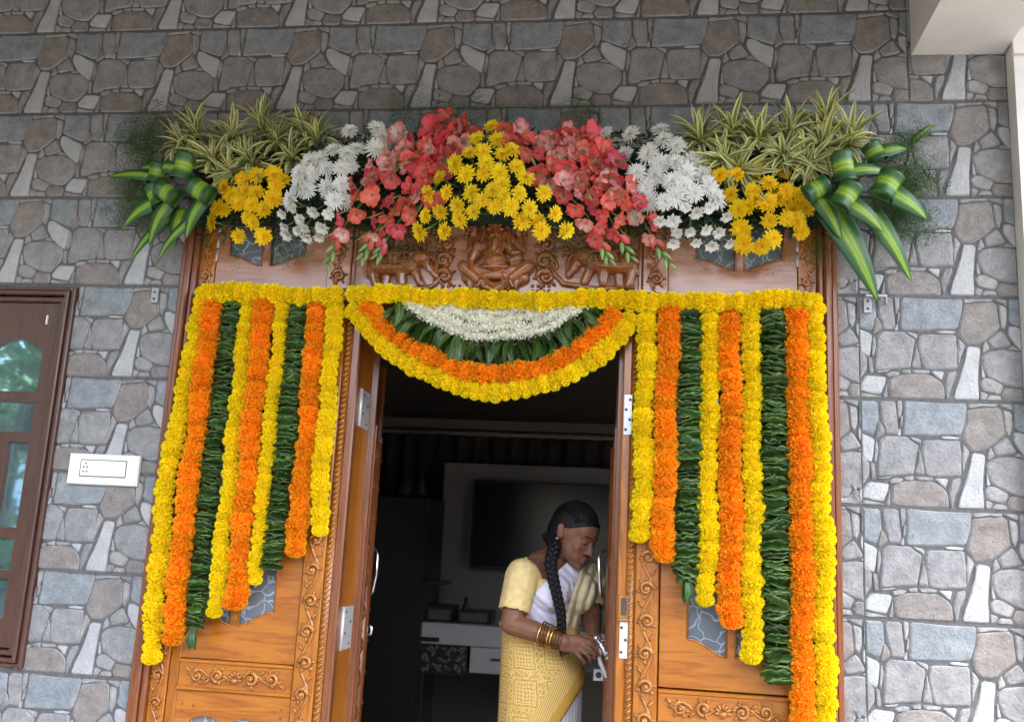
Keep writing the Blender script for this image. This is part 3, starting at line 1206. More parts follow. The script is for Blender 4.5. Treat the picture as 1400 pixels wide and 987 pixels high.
mb.build('carved_ornament', M['carve'], cp)

# hinge plates on the reveals / edge mouldings
mb = MB()


def hinge(px, py, dz, Y, w, normal, parent):
    v = P(px, py, Y)
    m = MB()
    if normal == 'x':
        m.box(v.x, v.x + .003, Y - w / 2, Y + w / 2, v.z - dz, v.z + dz)
    else:
        m.box(v.x - w / 2, v.x + w / 2, Y - .003, Y, v.z - dz, v.z + dz)
    h = m.build('hinge', M['steel'], parent, False)
    m = MB()
    for i in range(4):
        zz = v.z - dz * .75 + dz * .5 * i
        off = (.25 if i % 2 else -.25) * w
        if normal == 'x':
            m.tube([(v.x + .0045, Y + off, zz), (v.x + .002, Y + off, zz)], .0045, 8)
        else:
            m.tube([(v.x + off, Y - .0045, zz), (v.x + off, Y - .002, zz)], .0045, 8)
    m.build('screw', M['screw'], h, False)


for (py, dz) in ((560, .058), (858, .062)):
    z = P(484, py, .085).z
    vx = OX0 - .0012
    m = MB()
    m.box(vx, vx + .003, .04, .135, z - dz, z + dz)
    h = m.build('hinge', M['steel'], frame, False)
    m = MB()
    for i in range(4):
        yy = .065 if i % 2 else .11
        m.tube([(vx + .0045, yy, z - dz * .75 + dz * .5 * i), (vx + .002, yy, z - dz * .75 + dz * .5 * i)], .0045, 8)
    m.build('screw', M['screw'], h, False)
    m = MB()
    m.tube([(vx + .004, .03, z - dz), (vx + .004, .03, z + dz)], .006, 8)
    m.build('hinge_knuckle', M['steel'], h)
for (py, dz) in ((567, .058), (866, .065)):
    hinge(858.5 if py < 600 else 852.5, py, dz, -.0145, .022, 'y', frame)
v = P(853, 829, -.0145)
m = MB()
m.box(v.x - .016, v.x + .012, -.020, -.0145, v.z - .032, v.z + .032, .002)
m.box(v.x - .018, v.x + .014, -.026, -.0145, v.z - .040, v.z - .033, .002)
m.build('latch_keep', M['teak_c'], frame, False)
m = MB()
m.box(v.x - .008, v.x + .008, -.0215, -.0195, v.z - .022, v.z + .024)
m.build('keep_slot', M['screw'], frame, False)
# worn patch of old paint above the hinges
for px, py in ((494, 505), (860, 500)):
    pass

# ================================================================== DOOR LEAVES (opened inwards)
def door_leaf(hx, hy, ang, side, label):
    """leaf of width W from hinge; local x along leaf away from hinge, local y towards its decorated face"""
    t = thing('door_leaf', (hx, hy, 0), label, 'door')
    W, H, TH = .43, 2.08, .035
    # local: leaf along +x, decorated face at y = 0 (normal -y) before rotation; mirrored for the left leaf
    Mx = Matrix.Translation((hx, hy, 0)) @ Matrix.Rotation(ang, 4, 'Z')
    s = side

    def BX(m, a, b, y0, y1, z0, z1, bev=0.0):
        xa, xb = sorted((s * a, s * b))
        m.box(xa, xb, y0, y1, z0, z1, bev)
    m = MB()
    BX(m, 0, W, .0, TH, .03, H)
    leaf_o = add('leaf_board', m.mesh('leaf_board', M['redwood'], False), t, Mx)
    m = MB()
    for (a, b, y) in ((.0, .03, -.012), (.032, .046, -.018), (.048, .060, -.010), (W - .060, W - .048, -.010), (W - .046, W - .032, -.018), (W - .03, W, -.012)):
        BX(m, a, b, y, -.0005, .03, 1.82 if 0 < a < W - .04 else H - .002, .002)
    add('moulding', m.mesh('moulding', M['redwood'], False), leaf_o, Mx)
    m = MB()
    BX(m, .062, W - .062, -.006, -.0005, .05, 1.80)
    for x in (.105, W - .105):
        carve_vine(m, (s * x, .08), (s * x, 1.78), .07, .10, -.008, 4)
    m.tube([(s * .215, -.008, .1), (s * .215, -.008, 1.78)], .02, 8)
    add('carved_scroll', m.mesh('carved_scroll', M['redwood']), leaf_o, Mx)
    return t, leaf_o, Mx


# left leaf: hinge at the inner end of the left reveal, opened a little past square
tl, lo_, ML = door_leaf(1.268, .152, math.radians(102.5), 1, 'dark carved left door leaf opened inwards, with steel pull handle')
tr, ro_, MR = door_leaf(2.058, .03, math.radians(-87.5), -1, 'dark carved right door leaf opened inwards, with handle and lock the woman is working')


def chrome(pts, r, parent, name, mat=None, n=8):
    m = MB()
    m.tube(pts, r, n)
    return m.build(name, mat or M['chrome'], parent)


def QV(px, py, Y):
    return P(px, py, Y)


# pull handles (real rods standing off the faces of the leaves)
Yh = .44
hl = chrome([QV(500, 738, Yh), QV(503, 746, Yh - .0), QV(512, 750, Yh - .03), QV(516.5, 757, Yh - .035), QV(514.5, 785, Yh - .035), QV(509.5, 808, Yh - .035), QV(506, 813, Yh - .03), QV(499, 812, Yh)], .0055, lo_, 'pull_handle')
m = MB()
for (x, y) in ((500, 738), (499, 813)):
    m.tube([QV(x - 3, y, Yh), QV(x + 3, y, Yh)], .010, 10)
m.build('handle_rose', M['chrome'], lo_)
Yr = .32
chrome([QV(833, 742, Yr), QV(831, 751, Yr), QV(822, 755, Yr - .02), QV(818.5, 762, Yr - .03), QV(819.5, 788, Yr - .03), QV(821, 812, Yr - .03), QV(823, 816, Yr - .02), QV(830, 816, Yr)], .0055, ro_, 'pull_handle')
m = MB()
for (x, y) in ((832, 744), (830, 816)):
    m.tube([QV(x + 4, y, Yr), QV(x - 2, y, Yr)], .009, 10)
m.build('handle_rose', M['chrome'], ro_)
# left lock: two chrome knobs and a thumb plate
m = MB()
Y = .40
m.tube([QV(484, 861, Y), QV(490, 859, Y)], .020, 14)
m.tube([QV(490, 859, Y - .005), QV(500, 861, Y - .01)], [.012, .008], 10)
m.tube([QV(499, 861, Y - .012), QV(503, 853, Y - .012), QV(508, 857, Y - .012), QV(507, 866, Y - .012), QV(500, 867, Y - .012)], .0065, 8)
m.tube([QV(496, 847, Y), QV(499, 853, Y), QV(497, 868, Y), QV(494, 876, Y)], .005, 8)
m.build('latch', M['chrome'], lo_)
# right tower bolt with knob, plates and dropped hasp arm
m = MB()
Y = .27
m.tube([QV(815, 873, Y - .02), QV(831, 895, Y - .045)], .0105, 12)
m.tube([QV(830, 894, Y - .045), QV(834, 899, Y - .05)], [.0105, .014], 12)
m.ball(QV(833.5, 899, Y - .05), .014, 12, 8)
for (x, y) in ((817, 874), (824, 884)):
    m.tube([QV(x - 3, y - 3.5, Y - .024), QV(x + .5, y + 1.0, Y - .030)], .016, 12)
m.tube([QV(829, 865, Y), QV(829, 872, Y - .01), QV(823, 878, Y - .03)], .0055, 8)
m.tube([QV(838, 873, Y), QV(838, 884, Y - .01), QV(846, 887, Y + .0)], .0055, 8)
for k in range(4):
    m.tube([QV(838, 872 + 2.6 * k, Y - .02), QV(850, 872 + 2.6 * k, Y - .02)], .0022, 6)
m.build('tower_bolt', M['chrome'], ro_)
chrome([QV(821, 884, Y - .035), QV(819, 896, Y - .035), QV(821, 906, Y - .035), QV(827, 918, Y - .035), QV(831, 930, Y - .035), QV(832.5, 944, Y - .035)], [.006, .006, .007, .007, .007, .005], ro_, 'hasp_arm', M['steel'])
v = QV(818.5, 922, .45)
m = MB()
m.box(v.x - .018, v.x + .018, .444, .45, v.z - .019, v.z + .019, .002)
kp = m.build('keyhole_plate', M['steel'], ro_, False)
m = MB()
m.tube([(v.x, .4425, v.z), (v.x, .4445, v.z)], .010, 12)
m.build('keyhole', M['screw'], kp, False)

# ================================================================== ROOM INTERIOR
def px_box(x0, y0, x1, y1, Y, depth):
    a, b = P(x0, y1, Y), P(x1, y0, Y)
    return (a.x, b.x, Y, Y + depth, a.z, b.z)


M['dark_cloth'] = mat_plain('dark_curtain', (.035, .026, .022), .85, var=.3, scale=14)
M['tv_black'] = mat_plain('tv_black', (.006, .006, .007), .25)
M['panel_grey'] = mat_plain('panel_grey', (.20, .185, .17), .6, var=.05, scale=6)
M['cab_white'] = mat_plain('cabinet_white', (.50, .49, .47), .35, var=.03)
M['cab_dark'] = mat_plain('cabinet_dark', (.022, .017, .014), .35, var=.3)
tvp = thing('wall_panel', P(710, 800, 3.0), 'pale grey wall panel behind the dark television', 'wall panel')
mb = MB()
b = px_box(590, 643, 905, 905, 3.0, .04)
mb.box(*b, .006)
mb.build('panel', M['panel_grey'], tvp, False)
tv = thing('television', P(710, 770, 2.9), 'large dark wall-mounted television behind the woman', 'television')
mb = MB()
b = px_box(641, 664, 850, 776, 2.93, .055)
mb.box(*b, .004)
mb.build('bezel', M['cab_dark'], tv, False)
mb = MB()
mb.box(b[0] + .015, b[1] - .015, 2.926, 2.9295, b[4] + .015, b[5] - .015)
mb.build('screen', M['tv_black'], tv, False)
cab = thing('tv_cabinet', (P(640, 925, 2.6).x, 2.6, 0), 'low white and dark television cabinet with white top edge', 'cabinet')
mb = MB()
b = px_box(565, 867, 850, 878, 2.55, .4)
mb.box(*b, .004)
mb.build('top', M['cab_white'], cab, False)
bz = b[4]
b2 = px_box(641, 880, 760, 919, 2.57, .37)
mb = MB()
mb.box(b2[0], b2[1], b2[2], b2[3], b2[4], bz - .002, .004)
mb.build('drawer', M['cab_white'], cab, False)
mb = MB()
b3 = px_box(565, 880, 640, 919, 2.58, .36)
mb.box(b3[0], b3[1] - .002, b3[2], b3[3], b3[4], bz - .002)
fr = mb.build('fretwork_panel', M['cab_dark'], cab, False)
mb = MB()
rng = random.Random(4)
for k_ in range(70):
    x, z = rng.uniform(b3[0] + .01, b3[1] - .01), rng.uniform(b3[4] + .01, bz - .012)
    mb.ball((x, 2.578, z), (.012, .004, .008), 6, 4, Matrix.Rotation(rng.random() * 3, 3, 'Y'))
mb.build('fretwork', mat_plain('fret', (.16, .14, .12), .5), fr)
mb = MB()
mb.box(b3[0] + .02, b3[0] + .05, 2.62, 2.65, 0, b3[4])
mb.box(b2[1] - .05, b2[1] - .02, 2.62, 2.65, 0, b2[4] - .001)
mb.build('leg', M['cab_dark'], cab, False)
mb = MB()
v = P(672, 901, 2.57)
mb.tube([(v.x, 2.555, v.z), (v.x + .05, 2.555, v.z)], .006, 8)
mb.build('handle', M['cab_dark'], cab)
# things on the cabinet
for i, (px, py, w, h, lab) in enumerate(((602, 852, 34, 20, 'dark speaker box at the left end of the television cabinet'), (648, 856, 42, 16, 'dark set-top box in the middle of the television cabinet'))):
    t = thing('media_box', P(px, py, 2.7), lab, 'box')
    mb = MB()
    q = P(px, py, 2.7)
    kk = PXM(2.7)
    mb.box(q.x - w / 2 * kk, q.x + w / 2 * kk, 2.66, 2.85, b[5] + .001, b[5] + .001 + h * kk, .006)
    mb.build('case', M['cab_dark'], t, False)
    mb = MB()
    mb.box(q.x - w / 2.5 * kk, q.x + w / 2.5 * kk, 2.656, 2.6595, b[5] + .012, b[5] + .02 + h * kk * .5)
    mb.build('front', mat_plain('box_front', (.09, .08, .075), .4), t, False)
vz = thing('vase', (P(636, 838, 2.72).x, 2.72, b[5]), 'small dark bottle vase on the television cabinet', 'vase')
mb = MB()
q = P(636, 838, 2.72)
mb.tube([(q.x, 2.72, b[5] + .001), (q.x, 2.72, b[5] + .06), (q.x, 2.72, b[5] + .10), (q.x, 2.72, b[5] + .14)], [.03, .032, .012, .012], 10)
mb.build('body', M['cab_dark'], vz)
# tall dark cupboard at the left of the room
cup = thing('cupboard', (P(540, 930, 2.5).x, 2.5, 0), 'tall dark cupboard standing left of the television', 'cupboard')
mb = MB()
x0 = P(440, 700, 2.5).x
x1 = P(585, 700, 2.5).x
mb.box(x0, x1, 2.5, 2.95, .0, 1.72, .006)
mb.build('body', M['cab_dark'], cup, False)
mb = MB()
for zz in (1.25, .95):
    mb.box(x1 - .06, x1 + .10, 2.52, 2.8, zz, zz + .02)
mb.build('shelf', M['cab_dark'], cup, False)
for px, py, s_ in ((556, 655, 1), (575, 662, .8)):
    q = P(px, py, 2.6)
    t = thing('ornament', (q.x, 2.6, 1.721), 'dim %s ornament on top of the dark cupboard' % ('taller' if s_ == 1 else 'shorter'), 'ornament')
    mb = MB()
    mb.tube([(q.x, 2.6, 1.7215), (q.x, 2.6, 1.75), (q.x, 2.6, 1.80 * 1), (q.x, 2.6, 1.86 * 1)], [.04 * s_, .05 * s_, .03 * s_, .02 * s_], 10)
    mb.build('body', mat_plain('ornament_wood', (.035, .025, .018), .6), t)
# dark curtain over the far wall, hung from a pale rail
cur = thing('curtain', (1.6, 3.15, 2.16), 'dark curtain across the upper back wall of the room', 'curtain')
mb = MB()
rows = []
za, zb_ = 1.2, 2.15
for z in (za, zb_):
    rows.append([(-.6 + .02 * i, 3.15 + .025 * math.sin(i * 1.1) + .01 * math.sin(i * .37), z) for i in range(190)])
mb.grid(rows)
mb.build('cloth', M['dark_cloth'], cur)
mb = MB()
mb.tube([(-.8, 3.11, 2.162), (3.3, 3.11, 2.162)], .014, 8)
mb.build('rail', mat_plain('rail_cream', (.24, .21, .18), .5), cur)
# ================================================================== MARIGOLD GARLANDS
def fan_mesh(seed, n, rx, rz, core=.78, ruffle=.3):
    """pompon flower: many small notched petals over a flattened core; axis = local z"""
    rng = random.Random(seed)
    mb = MB()
    mb.ball((0, 0, 0), (rx * core, rx * core, rz * core), 10, 6)
    for i in range(n):
        z = 1 - 2 * (i + .5) / n
        ph = i * 2.39996 + rng.uniform(-.25, .25)
        r = math.sqrt(max(0, 1 - z * z))
        d = Vector((r * math.cos(ph) * rx, r * math.sin(ph) * rx, z * rz))
        nn = Vector((r * math.cos(ph) / rx, r * math.sin(ph) / rx, z / rz)).normalized()
        nn = (nn + Vector((rng.uniform(-ruffle, ruffle), rng.uniform(-ruffle, ruffle), rng.uniform(-ruffle, ruffle)))).normalized()
        t = nn.orthogonal().normalized()
        t = Matrix.Rotation(rng.random() * 2 * PI, 3, nn) @ t
        b = nn.cross(t)
        w = rx * rng.uniform(.20, .30)
        L = rx * rng.uniform(.16, .30)
        base = d * (core - .05)
        tip = d * core + nn * (d.length * (1 - core) + L * .45)
        b0, b1 = mb.vert(base - t * w * .4, .2), mb.vert(base + t * w * .4, .2)
        t0, t2 = mb.vert(tip - t * w * .62 + b * w * .25, 1), mb.vert(tip + t * w * .62 + b * w * .25, 1)
        t1 = mb.vert(tip - nn * L * .22 - b * w * .22, .8)
        mb.face(b0, t0, t1)
        mb.face(b0, t1, b1)
        mb.face(b1, t1, t2)
    return mb


def mat_petal(name, inner, outer, rnd=.10, hue=.008, rough=.75, trans=.3):
    return mat_stripe(name, [(.0, inner), (.35, inner), (.95, outer)], rough, rnd, hue, trans, .2, spec=.15)


M['marigold_y'] = mat_petal('marigold_yellow', (.88, .63, .006), (.96, .84, .012), .07, .004)
M['marigold_o'] = mat_petal('marigold_orange', (.88, .265, .004), (.96, .44, .016), .09, .006)
M['jasmine'] = mat_petal('white_blossom', (.74, .72, .55), (.88, .87, .80), .05)
M['thread'] = mat_plain('garland_thread', (.35, .28, .12), .8)
M['garland_leaf'] = mat_stripe('garland_leaf', [(.0, (.040, .095, .012)), (.40, (.022, .062, .008)), (.5, (.14, .22, .05)), (.60, (.022, .062, .008)), (1, (.048, .105, .014))], .45, .5, .02, .2, .45)

R_Y, R_O = .0290, .0335
me_y = [fan_mesh(10 + i, 210, R_Y, R_Y * .70, .82).mesh('marigold_yellow', M['marigold_y'], False) for i in range(5)]
me_o = [fan_mesh(40 + i, 230, R_O, R_O * .66, .80, .45).mesh('marigold_orange', M['marigold_o'], False) for i in range(5)]
me_w = [fan_mesh(70 + i, 26, .019, .019, .6, .9).mesh('white_blossom', M['jasmine'], False) for i in range(4)]


def leaf_fold_mesh(seed):
    """one leaf folded double across the string: a drooping pleat, wider than tall; local x across, -y to the viewer, z up"""
    rng = random.Random(seed)
    mb = MB()
    W = .036
    nx = 7
    rows = []
    sag = rng.uniform(.0, .006)
    prof = [(.004, .0075), (-.014, .005), (-.025, .0012), (-.027, -.0008), (-.016, -.0045), (.002, -.008)]
    wob = [rng.uniform(-.0045, .0045) for _ in range(nx + 1)]
    for j, (y, z) in enumerate(prof):
        row = []
        for i in range(nx + 1):
            u = 2 * i / nx - 1
            taper = 1 - .5 * abs(u) ** 3
            row.append((u * W * (1 + .14 * rng.uniform(-1, 1)), y * taper + .0045 * rng.uniform(-1, 1), z * taper + wob[i] + sag * u))
        rows.append(row)
    mb.grid(rows, lambda a, b: .2 + .6 * a)
    return mb


me_l = [leaf_fold_mesh(100 + i).mesh('garland_leaf', M['garland_leaf'], True) for i in range(7)]


def hang_leaf_mesh(seed, L=.080, W=.028):
    rng = random.Random(seed)
    mb = MB()
    pts, sides, ws, ns = [], [], [], []
    for i in range(6):
        u = i / 5
        pts.append(Vector((rng.uniform(-.002, .002), -.012 * math.sin(u * PI) - .006 * u, -L * u)))
        sides.append(Vector((1, .25 * math.sin(u * 4 + seed), 0)).normalized())
        ws.append(W * (math.sin(PI * min(1, .12 + .86 * u)) ** .7))
        ns.append(Vector((0, -1, 0)))
    mb.leaf(pts, sides, ws, 4, .22, ns)
    return mb


me_h = [hang_leaf_mesh(130 + i).mesh('garland_leaf_long', M['garland_leaf'], True) for i in range(5)]


def resample(pts, step):
    """arc-length points (and tangents) along a Catmull-Rom curve"""
    P_ = [Vector(p) for p in pts]
    dense = []
    for i in range(len(P_) - 1):
        a = P_[max(0, i - 1)]
        b, c = P_[i], P_[i + 1]
        d = P_[min(len(P_) - 1, i + 2)]
        for k in range(20):
            t = k / 20
            dense.append(.5 * ((2 * b) + (c - a) * t + (2 * a - 5 * b + 4 * c - d) * t * t + (3 * b - a - 3 * c + d) * t ** 3))
    dense.append(P_[-1])
    out = []
    acc, nxt = 0.0, 0.0
    for i in range(len(dense) - 1):
        seg = dense[i + 1] - dense[i]
        L = seg.length
        while nxt <= acc + L + 1e-9:
            q = dense[i] + seg * ((nxt - acc) / max(L, 1e-9))
            out.append((q, seg.normalized()))
            nxt += step
        acc += L
    return out, dense


def frame_from(tg, rng, tilt=.15):
    z = tg.normalized()
    y = Vector((0, 1, 0))
    y = (y - z * y.dot(z)).normalized()
    x = y.cross(z)
    R = Matrix((x, y, z)).transposed()
    return R @ Matrix.Rotation(rng.random() * 2 * PI, 3, 'Z') @ Matrix.Rotation(rng.uniform(-tilt, tilt), 3, 'X')


def garland(pts, kind, label, group, seed=0, scale=1.0, step=None, cat='garland', name=None, tail=False):
    rng = random.Random(seed)
    step = step or {'y': .0290, 'o': .0270, 'l': .0088}[kind]
    samples, dense = resample(pts, step * scale)
    nm = name or {'y': 'yellow_marigold_garland', 'o': 'orange_marigold_garland', 'l': 'green_leaf_garland', 'w': 'white_flower_garland'}[kind]
    t = thing(nm, dense[0], label, cat, group)
    mb = MB()
    mb.tube(dense[::6] + [dense[-1]], .0025, 5)
    mb.build('thread', M['thread'], t)
    for i, (q, tg) in enumerate(samples):
        if kind == 'l':
            me = rng.choice(me_l)
            z = -tg
            y = Vector((0, 1, 0))
            y = (y - z * y.dot(z)).normalized()
            x = y.cross(z)
            R = Matrix((x, y, z)).transposed()
            R = R @ Matrix.Rotation(rng.gauss(0, .16), 3, 'Y') @ Matrix.Rotation(rng.uniform(-.7, .5), 3, 'X') @ Matrix.Rotation(rng.uniform(-.45, .45), 3, 'Z')
            s = scale * rng.uniform(.85, 1.12)
            jit = Vector((rng.uniform(-.004, .004), rng.uniform(-.009, .006), 0))
            S = Matrix.Diagonal((s * (-1 if rng.random() < .5 else 1), s, s * rng.uniform(.6, 1.25), 1))
            add('leaf', me, t, Matrix.Translation(q + jit) @ R.to_4x4() @ S)
        else:
            me = rng.choice({'y': me_y, 'o': me_o, 'w': me_w}[kind])
            s = scale * rng.uniform(.86, 1.10)
            if kind != 'w' and 3 < i < len(samples) - 2 and rng.random() < .05:
                gap = tg * .006
                q = q + gap
            sdv = tg.cross(Vector((0, 1, 0)))
            jit = sdv * (rng.uniform(-.003, .003) + .0035 * math.sin(i * .55 + seed) * min(1, i / 4)) + Vector((0, rng.uniform(-.004, .004), 0))
            add('marigold' if kind != 'w' else 'blossom', me, t, Matrix.Translation(q + jit) @ frame_from(tg, rng).to_4x4() @ Matrix.Scale(s, 4))
    if tail:
        q, tg = samples[-1]
        for k in range(2):
            add('leaf', rng.choice(me_h), t, Matrix.Translation(q + Vector((.008 * k, -.01 - .005 * k, .0))) @ Matrix.Rotation(rng.uniform(-.5, .3), 4, 'Y') @ Matrix.Scale(.8, 4))
    return t


GY = -.062
def strand(kind, pxs, label, group, seed, w=None, tail=False, dy=0.0):
    """hanging string given by photo points, top to bottom"""
    pts = [P(x, y, GY + dy) for x, y in pxs]
    base = {'y': R_Y * 2.12, 'o': R_O * 2.1, 'l': .072}[kind]
    want = w * PXM(GY) if w else base
    return garland(pts, kind, label, group, seed, want / base, None, tail=tail)


GL, GR = 'garland strings hanging left of the door', 'garland strings hanging right of the door'
LEFT = [
 ('y', [(281, 402), (270, 440), (259, 500), (245, 570), (231, 638), (218, 760), (205, 905)], 'longest yellow marigold string, outermost left of the door', 27, 0),
 ('o', [(291, 418), (284, 470), (273, 560), (262, 638), (247, 760), (235, 880)], 'orange marigold string next to the outermost left yellow string', 31, 0),
 ('l', [(317, 416), (306, 520), (291, 638), (277, 760), (266, 858)], 'longer green leaf string left of the door, ending above the carved rail', 26, 1),
 ('y', [(339, 416), (328, 520), (316, 638), (303, 750), (292, 845)], 'yellow marigold string between the longer left leaf string and an orange string', 24, 0),
 ('o', [(361, 416), (350, 530), (340, 638), (329, 750), (321, 825)], 'middle orange string of the left set, with a gap at one third of its length', 31, 0),
 ('y', [(387, 418), (375, 530), (363.5, 638), (354, 740), (349, 803)], 'yellow marigold string just left of the shorter left leaf string', 22, 0),
 ('l', [(409, 418), (399, 530), (388, 638), (378, 720), (371, 775)], 'shorter green leaf string left of the door', 28, 0),
 ('o', [(433, 418), (425, 530), (415.5, 638), (407, 710), (402, 757)], 'short orange marigold string ending in a single bloom, left of the door', 30, 0),
 ('y', [(459, 418), (450, 530), (440, 638), (435, 729)], 'shortest yellow marigold string, nearest the door on the left', 25, 0),
]
RIGHT = [
 ('y', [(885, 424), (881, 560), (878, 698), (877, 738)], 'shortest yellow marigold string, nearest the door on the right', 27, 0),
 ('o', [(914, 424), (911, 560), (908, 698), (907, 764)], 'shortest orange string right of the door, ending above the carved pilaster', 33, 0),
 ('l', [(945, 428), (943, 560), (941, 698), (937, 795)], 'shorter green leaf string right of the door, with one pale leaf at its end', 31, 1),
 ('y', [(970, 424), (969, 560), (967.5, 698), (965, 831)], 'yellow marigold string just right of the shorter right leaf string', 27, 0),
 ('o', [(997, 424), (999, 560), (999.5, 698), (998, 855)], 'middle orange string of the right set, with a gap near its top', 33, 0),
 ('y', [(1027, 424), (1028, 560), (1029, 698), (1027, 902)], 'yellow marigold string just left of the longer right leaf string', 27, 0),
 ('l', [(1056, 430), (1058, 560), (1059, 698), (1061, 830), (1063, 935)], 'longer and broader green leaf string right of the door', 33, 0),
 ('o', [(1087, 421), (1091, 560), (1095, 698), (1097, 850), (1096, 1002)], 'longest orange string, running past the bottom of the view at the right', 33, 0),
 ('y', [(1112, 410), (1118, 560), (1124, 698), (1127, 850), (1129, 1022)], 'longest yellow string on the right, beside the outer door moulding', 27, 0),
]
for i, (k_, pts, lab, w, tail) in enumerate(LEFT):
    strand(k_, pts, lab, GL, 200 + i, w, bool(tail))
for i, (k_, pts, lab, w, tail) in enumerate(RIGHT):
    strand(k_, pts, lab, GR, 300 + i, w, bool(tail))

GT = 'yellow garlands along the top of the door'
TY = -.078


def run(kind, pxs, label, group, seed, w, Y, **kw):
    base = {'y': R_Y * 2.12, 'o': R_O * 2.1, 'l': .072, 'w': .040}[kind]
    return garland([P(x, y, Y) for x, y in pxs], kind, label, group, seed, w * PXM(Y) / base, **kw)


run('y', [(282, 400), (340, 401), (400, 403), (470, 406)], 'yellow marigold garland stretched level over the left panel', GT, 401, 27, TY)
run('y', [(482, 403), (560, 404), (620, 407), (683, 411), (750, 411), (820, 410), (878, 411)], 'yellow marigold garland stretched over the doorway below the carved elephants', GT, 402, 28, TY)
run('y', [(893, 412), (960, 412), (1030, 411), (1108, 411)], 'yellow marigold garland stretched level over the right panel', GT, 403, 26, TY)
GS = 'half-round garlands over the doorway'
SY = -.062
run('y', [(484, 424), (497, 440), (516, 460), (554, 493), (601, 518), (636, 530), (677, 535), (718, 530), (768, 517), (806, 493), (837, 467), (855, 449), (866, 432)], 'outermost yellow marigold garland of the half-round swag, arching below the orange one', GS, 410, 28, SY, name='yellow_marigold_swag')
run('o', [(503, 420), (518, 438), (538.6, 459), (586, 488), (633, 505), (680, 511), (736, 505), (790, 477), (831, 443), (846, 426)], 'orange marigold garland of the half-round swag over the doorway', GS, 411, 30, SY - .004, name='orange_marigold_swag')
run('w', [(560, 416), (574, 426), (597, 441), (636, 456), (680, 460), (727, 454), (762, 440), (793, 423), (800, 416)], 'longer lower white blossom garland of the swag over the doorway', GS, 412, 19, SY - .016, step=.0165)
run('w', [(590, 416), (612, 424), (640, 434), (680, 438), (722, 434), (752, 424), (770, 416)], 'shorter upper white blossom garland of the swag over the doorway', GS, 413, 18, SY - .010, step=.0165)
run('w', [(575, 421), (604, 434), (636, 445), (680, 449), (724, 444), (757, 432), (785, 419)], 'middle white blossom garland of the swag over the doorway', GS, 414, 18, SY - .018, step=.0165)
run('w', [(616, 420), (645, 426), (680, 427), (716, 425), (745, 419)], 'shortest white blossom garland of the swag, close under the yellow run', GS, 415, 17, SY - .006, step=.0165)

# green leaf band of the swag: leaves hang outwards between white and orange
t = thing('green_leaf_swag', P(680, 470, SY), 'green leaf garland of the half-round swag between white and orange flowers', 'garland', GS)
pts = [P(x, y, SY) for x, y in [(545, 420), (560, 430), (590, 450), (630, 467), (680, 473), (730, 466), (770, 450), (800, 430), (815, 420)]]
samples, dense = resample(pts, .0046)
mb = MB()
mb.tube(dense[::6], .003, 5)
mb.build('thread', M['thread'], t)
rng = random.Random(420)
for i, (q, tg) in enumerate(samples):
    out = Vector((tg.z, 0, -tg.x))
    if out.z > 0:
        out = -out
    z = -out
    a = rng.uniform(-.35, .35)
    z = (z * math.cos(a) + tg * math.sin(a)).normalized()
    y = Vector((0, 1, 0))
    x = y.cross(z).normalized()
    R = Matrix((x, y, z)).transposed() @ Matrix.Rotation(rng.choice((-1, 1)) * rng.uniform(.3, 1.5), 3, 'Z') @ Matrix.Rotation(rng.uniform(-.25, .35), 3, 'X')
    s = rng.uniform(.85, 1.15)
    add('leaf', rng.choice(me_h), t, Matrix.Translation(q + Vector((0, rng.uniform(-.022, .016), 0)) - out * .012) @ R.to_4x4() @ Matrix.Scale(s, 4))
# ================================================================== FLOWER ARRANGEMENT OVER THE DOOR
M['chrys_y'] = mat_stripe('chrysanthemum_yellow', [(.0, (.58, .30, .006)), (.35, (.80, .52, .008)), (1, (.92, .74, .02))], .6, .08, .006, .3, .15, spec=.2)  # both yellows: shade between petals painted in as darker petal bases
M['chrys_d'] = mat_stripe('chrysanthemum_deep_yellow', [(.0, (.56, .27, .004)), (.35, (.80, .48, .006)), (1, (.90, .66, .012))], .6, .08, .006, .3, .15, spec=.2)
M['chrys_w'] = mat_stripe('chrysanthemum_white', [(.0, (.50, .53, .26)), (.25, (.66, .67, .55)), (.6, (.80, .80, .75)), (1, (.86, .86, .83))], .6, .04, .0, .3, .1, spec=.2)
M['stem'] = mat_plain('flower_stem', (.07, .15, .03), .5, rnd=.15)
M['glad'] = mat_stripe('gladiolus_petal', [(.0, (.78, .60, .48)), (.20, (.76, .36, .31)), (.46, (.73, .135, .115)), (1, (.68, .065, .06))], .5, .26, .014, .3, .3, spec=.3)
M['glad_pale'] = mat_stripe('gladiolus_petal_pale', [(.0, (.86, .78, .64)), (.42, (.80, .55, .48)), (.70, (.76, .28, .25)), (1, (.72, .18, .17))], .5, .14, .012, .3, .3, spec=.3)
M['bud_green'] = mat_stripe('gladiolus_bud', [(0, (.16, .26, .06)), (.5, (.20, .32, .09)), (1, (.30, .40, .14))], .45, .15, .01, .15, .3)
M['varieg'] = mat_stripe('variegated_leaf', [(.0, (.66, .64, .30)), (.24, (.62, .60, .25)), (.34, (.13, .19, .045)), (.5, (.22, .28, .07)), (.66, (.13, .19, .045)), (.76, (.62, .60, .25)), (1, (.66, .64, .30))], .42, .26, .015, .2, .10)
M['striped'] = mat_stripe('striped_leaf', [(.0, (.022, .080, .020)), (.24, (.030, .105, .022)), (.32, (.09, .21, .02)), (.42, (.27, .40, .03)), (.5, (.14, .27, .03)), (.58, (.30, .42, .03)), (.68, (.09, .21, .02)), (.76, (.030, .105, .022)), (1, (.022, .080, .020))], .4, .12, .008, .15, .09)
M['fern'] = mat_plain('fern_green', (.058, .125, .024), .6, rnd=.0, hue=.02, trans=.2)
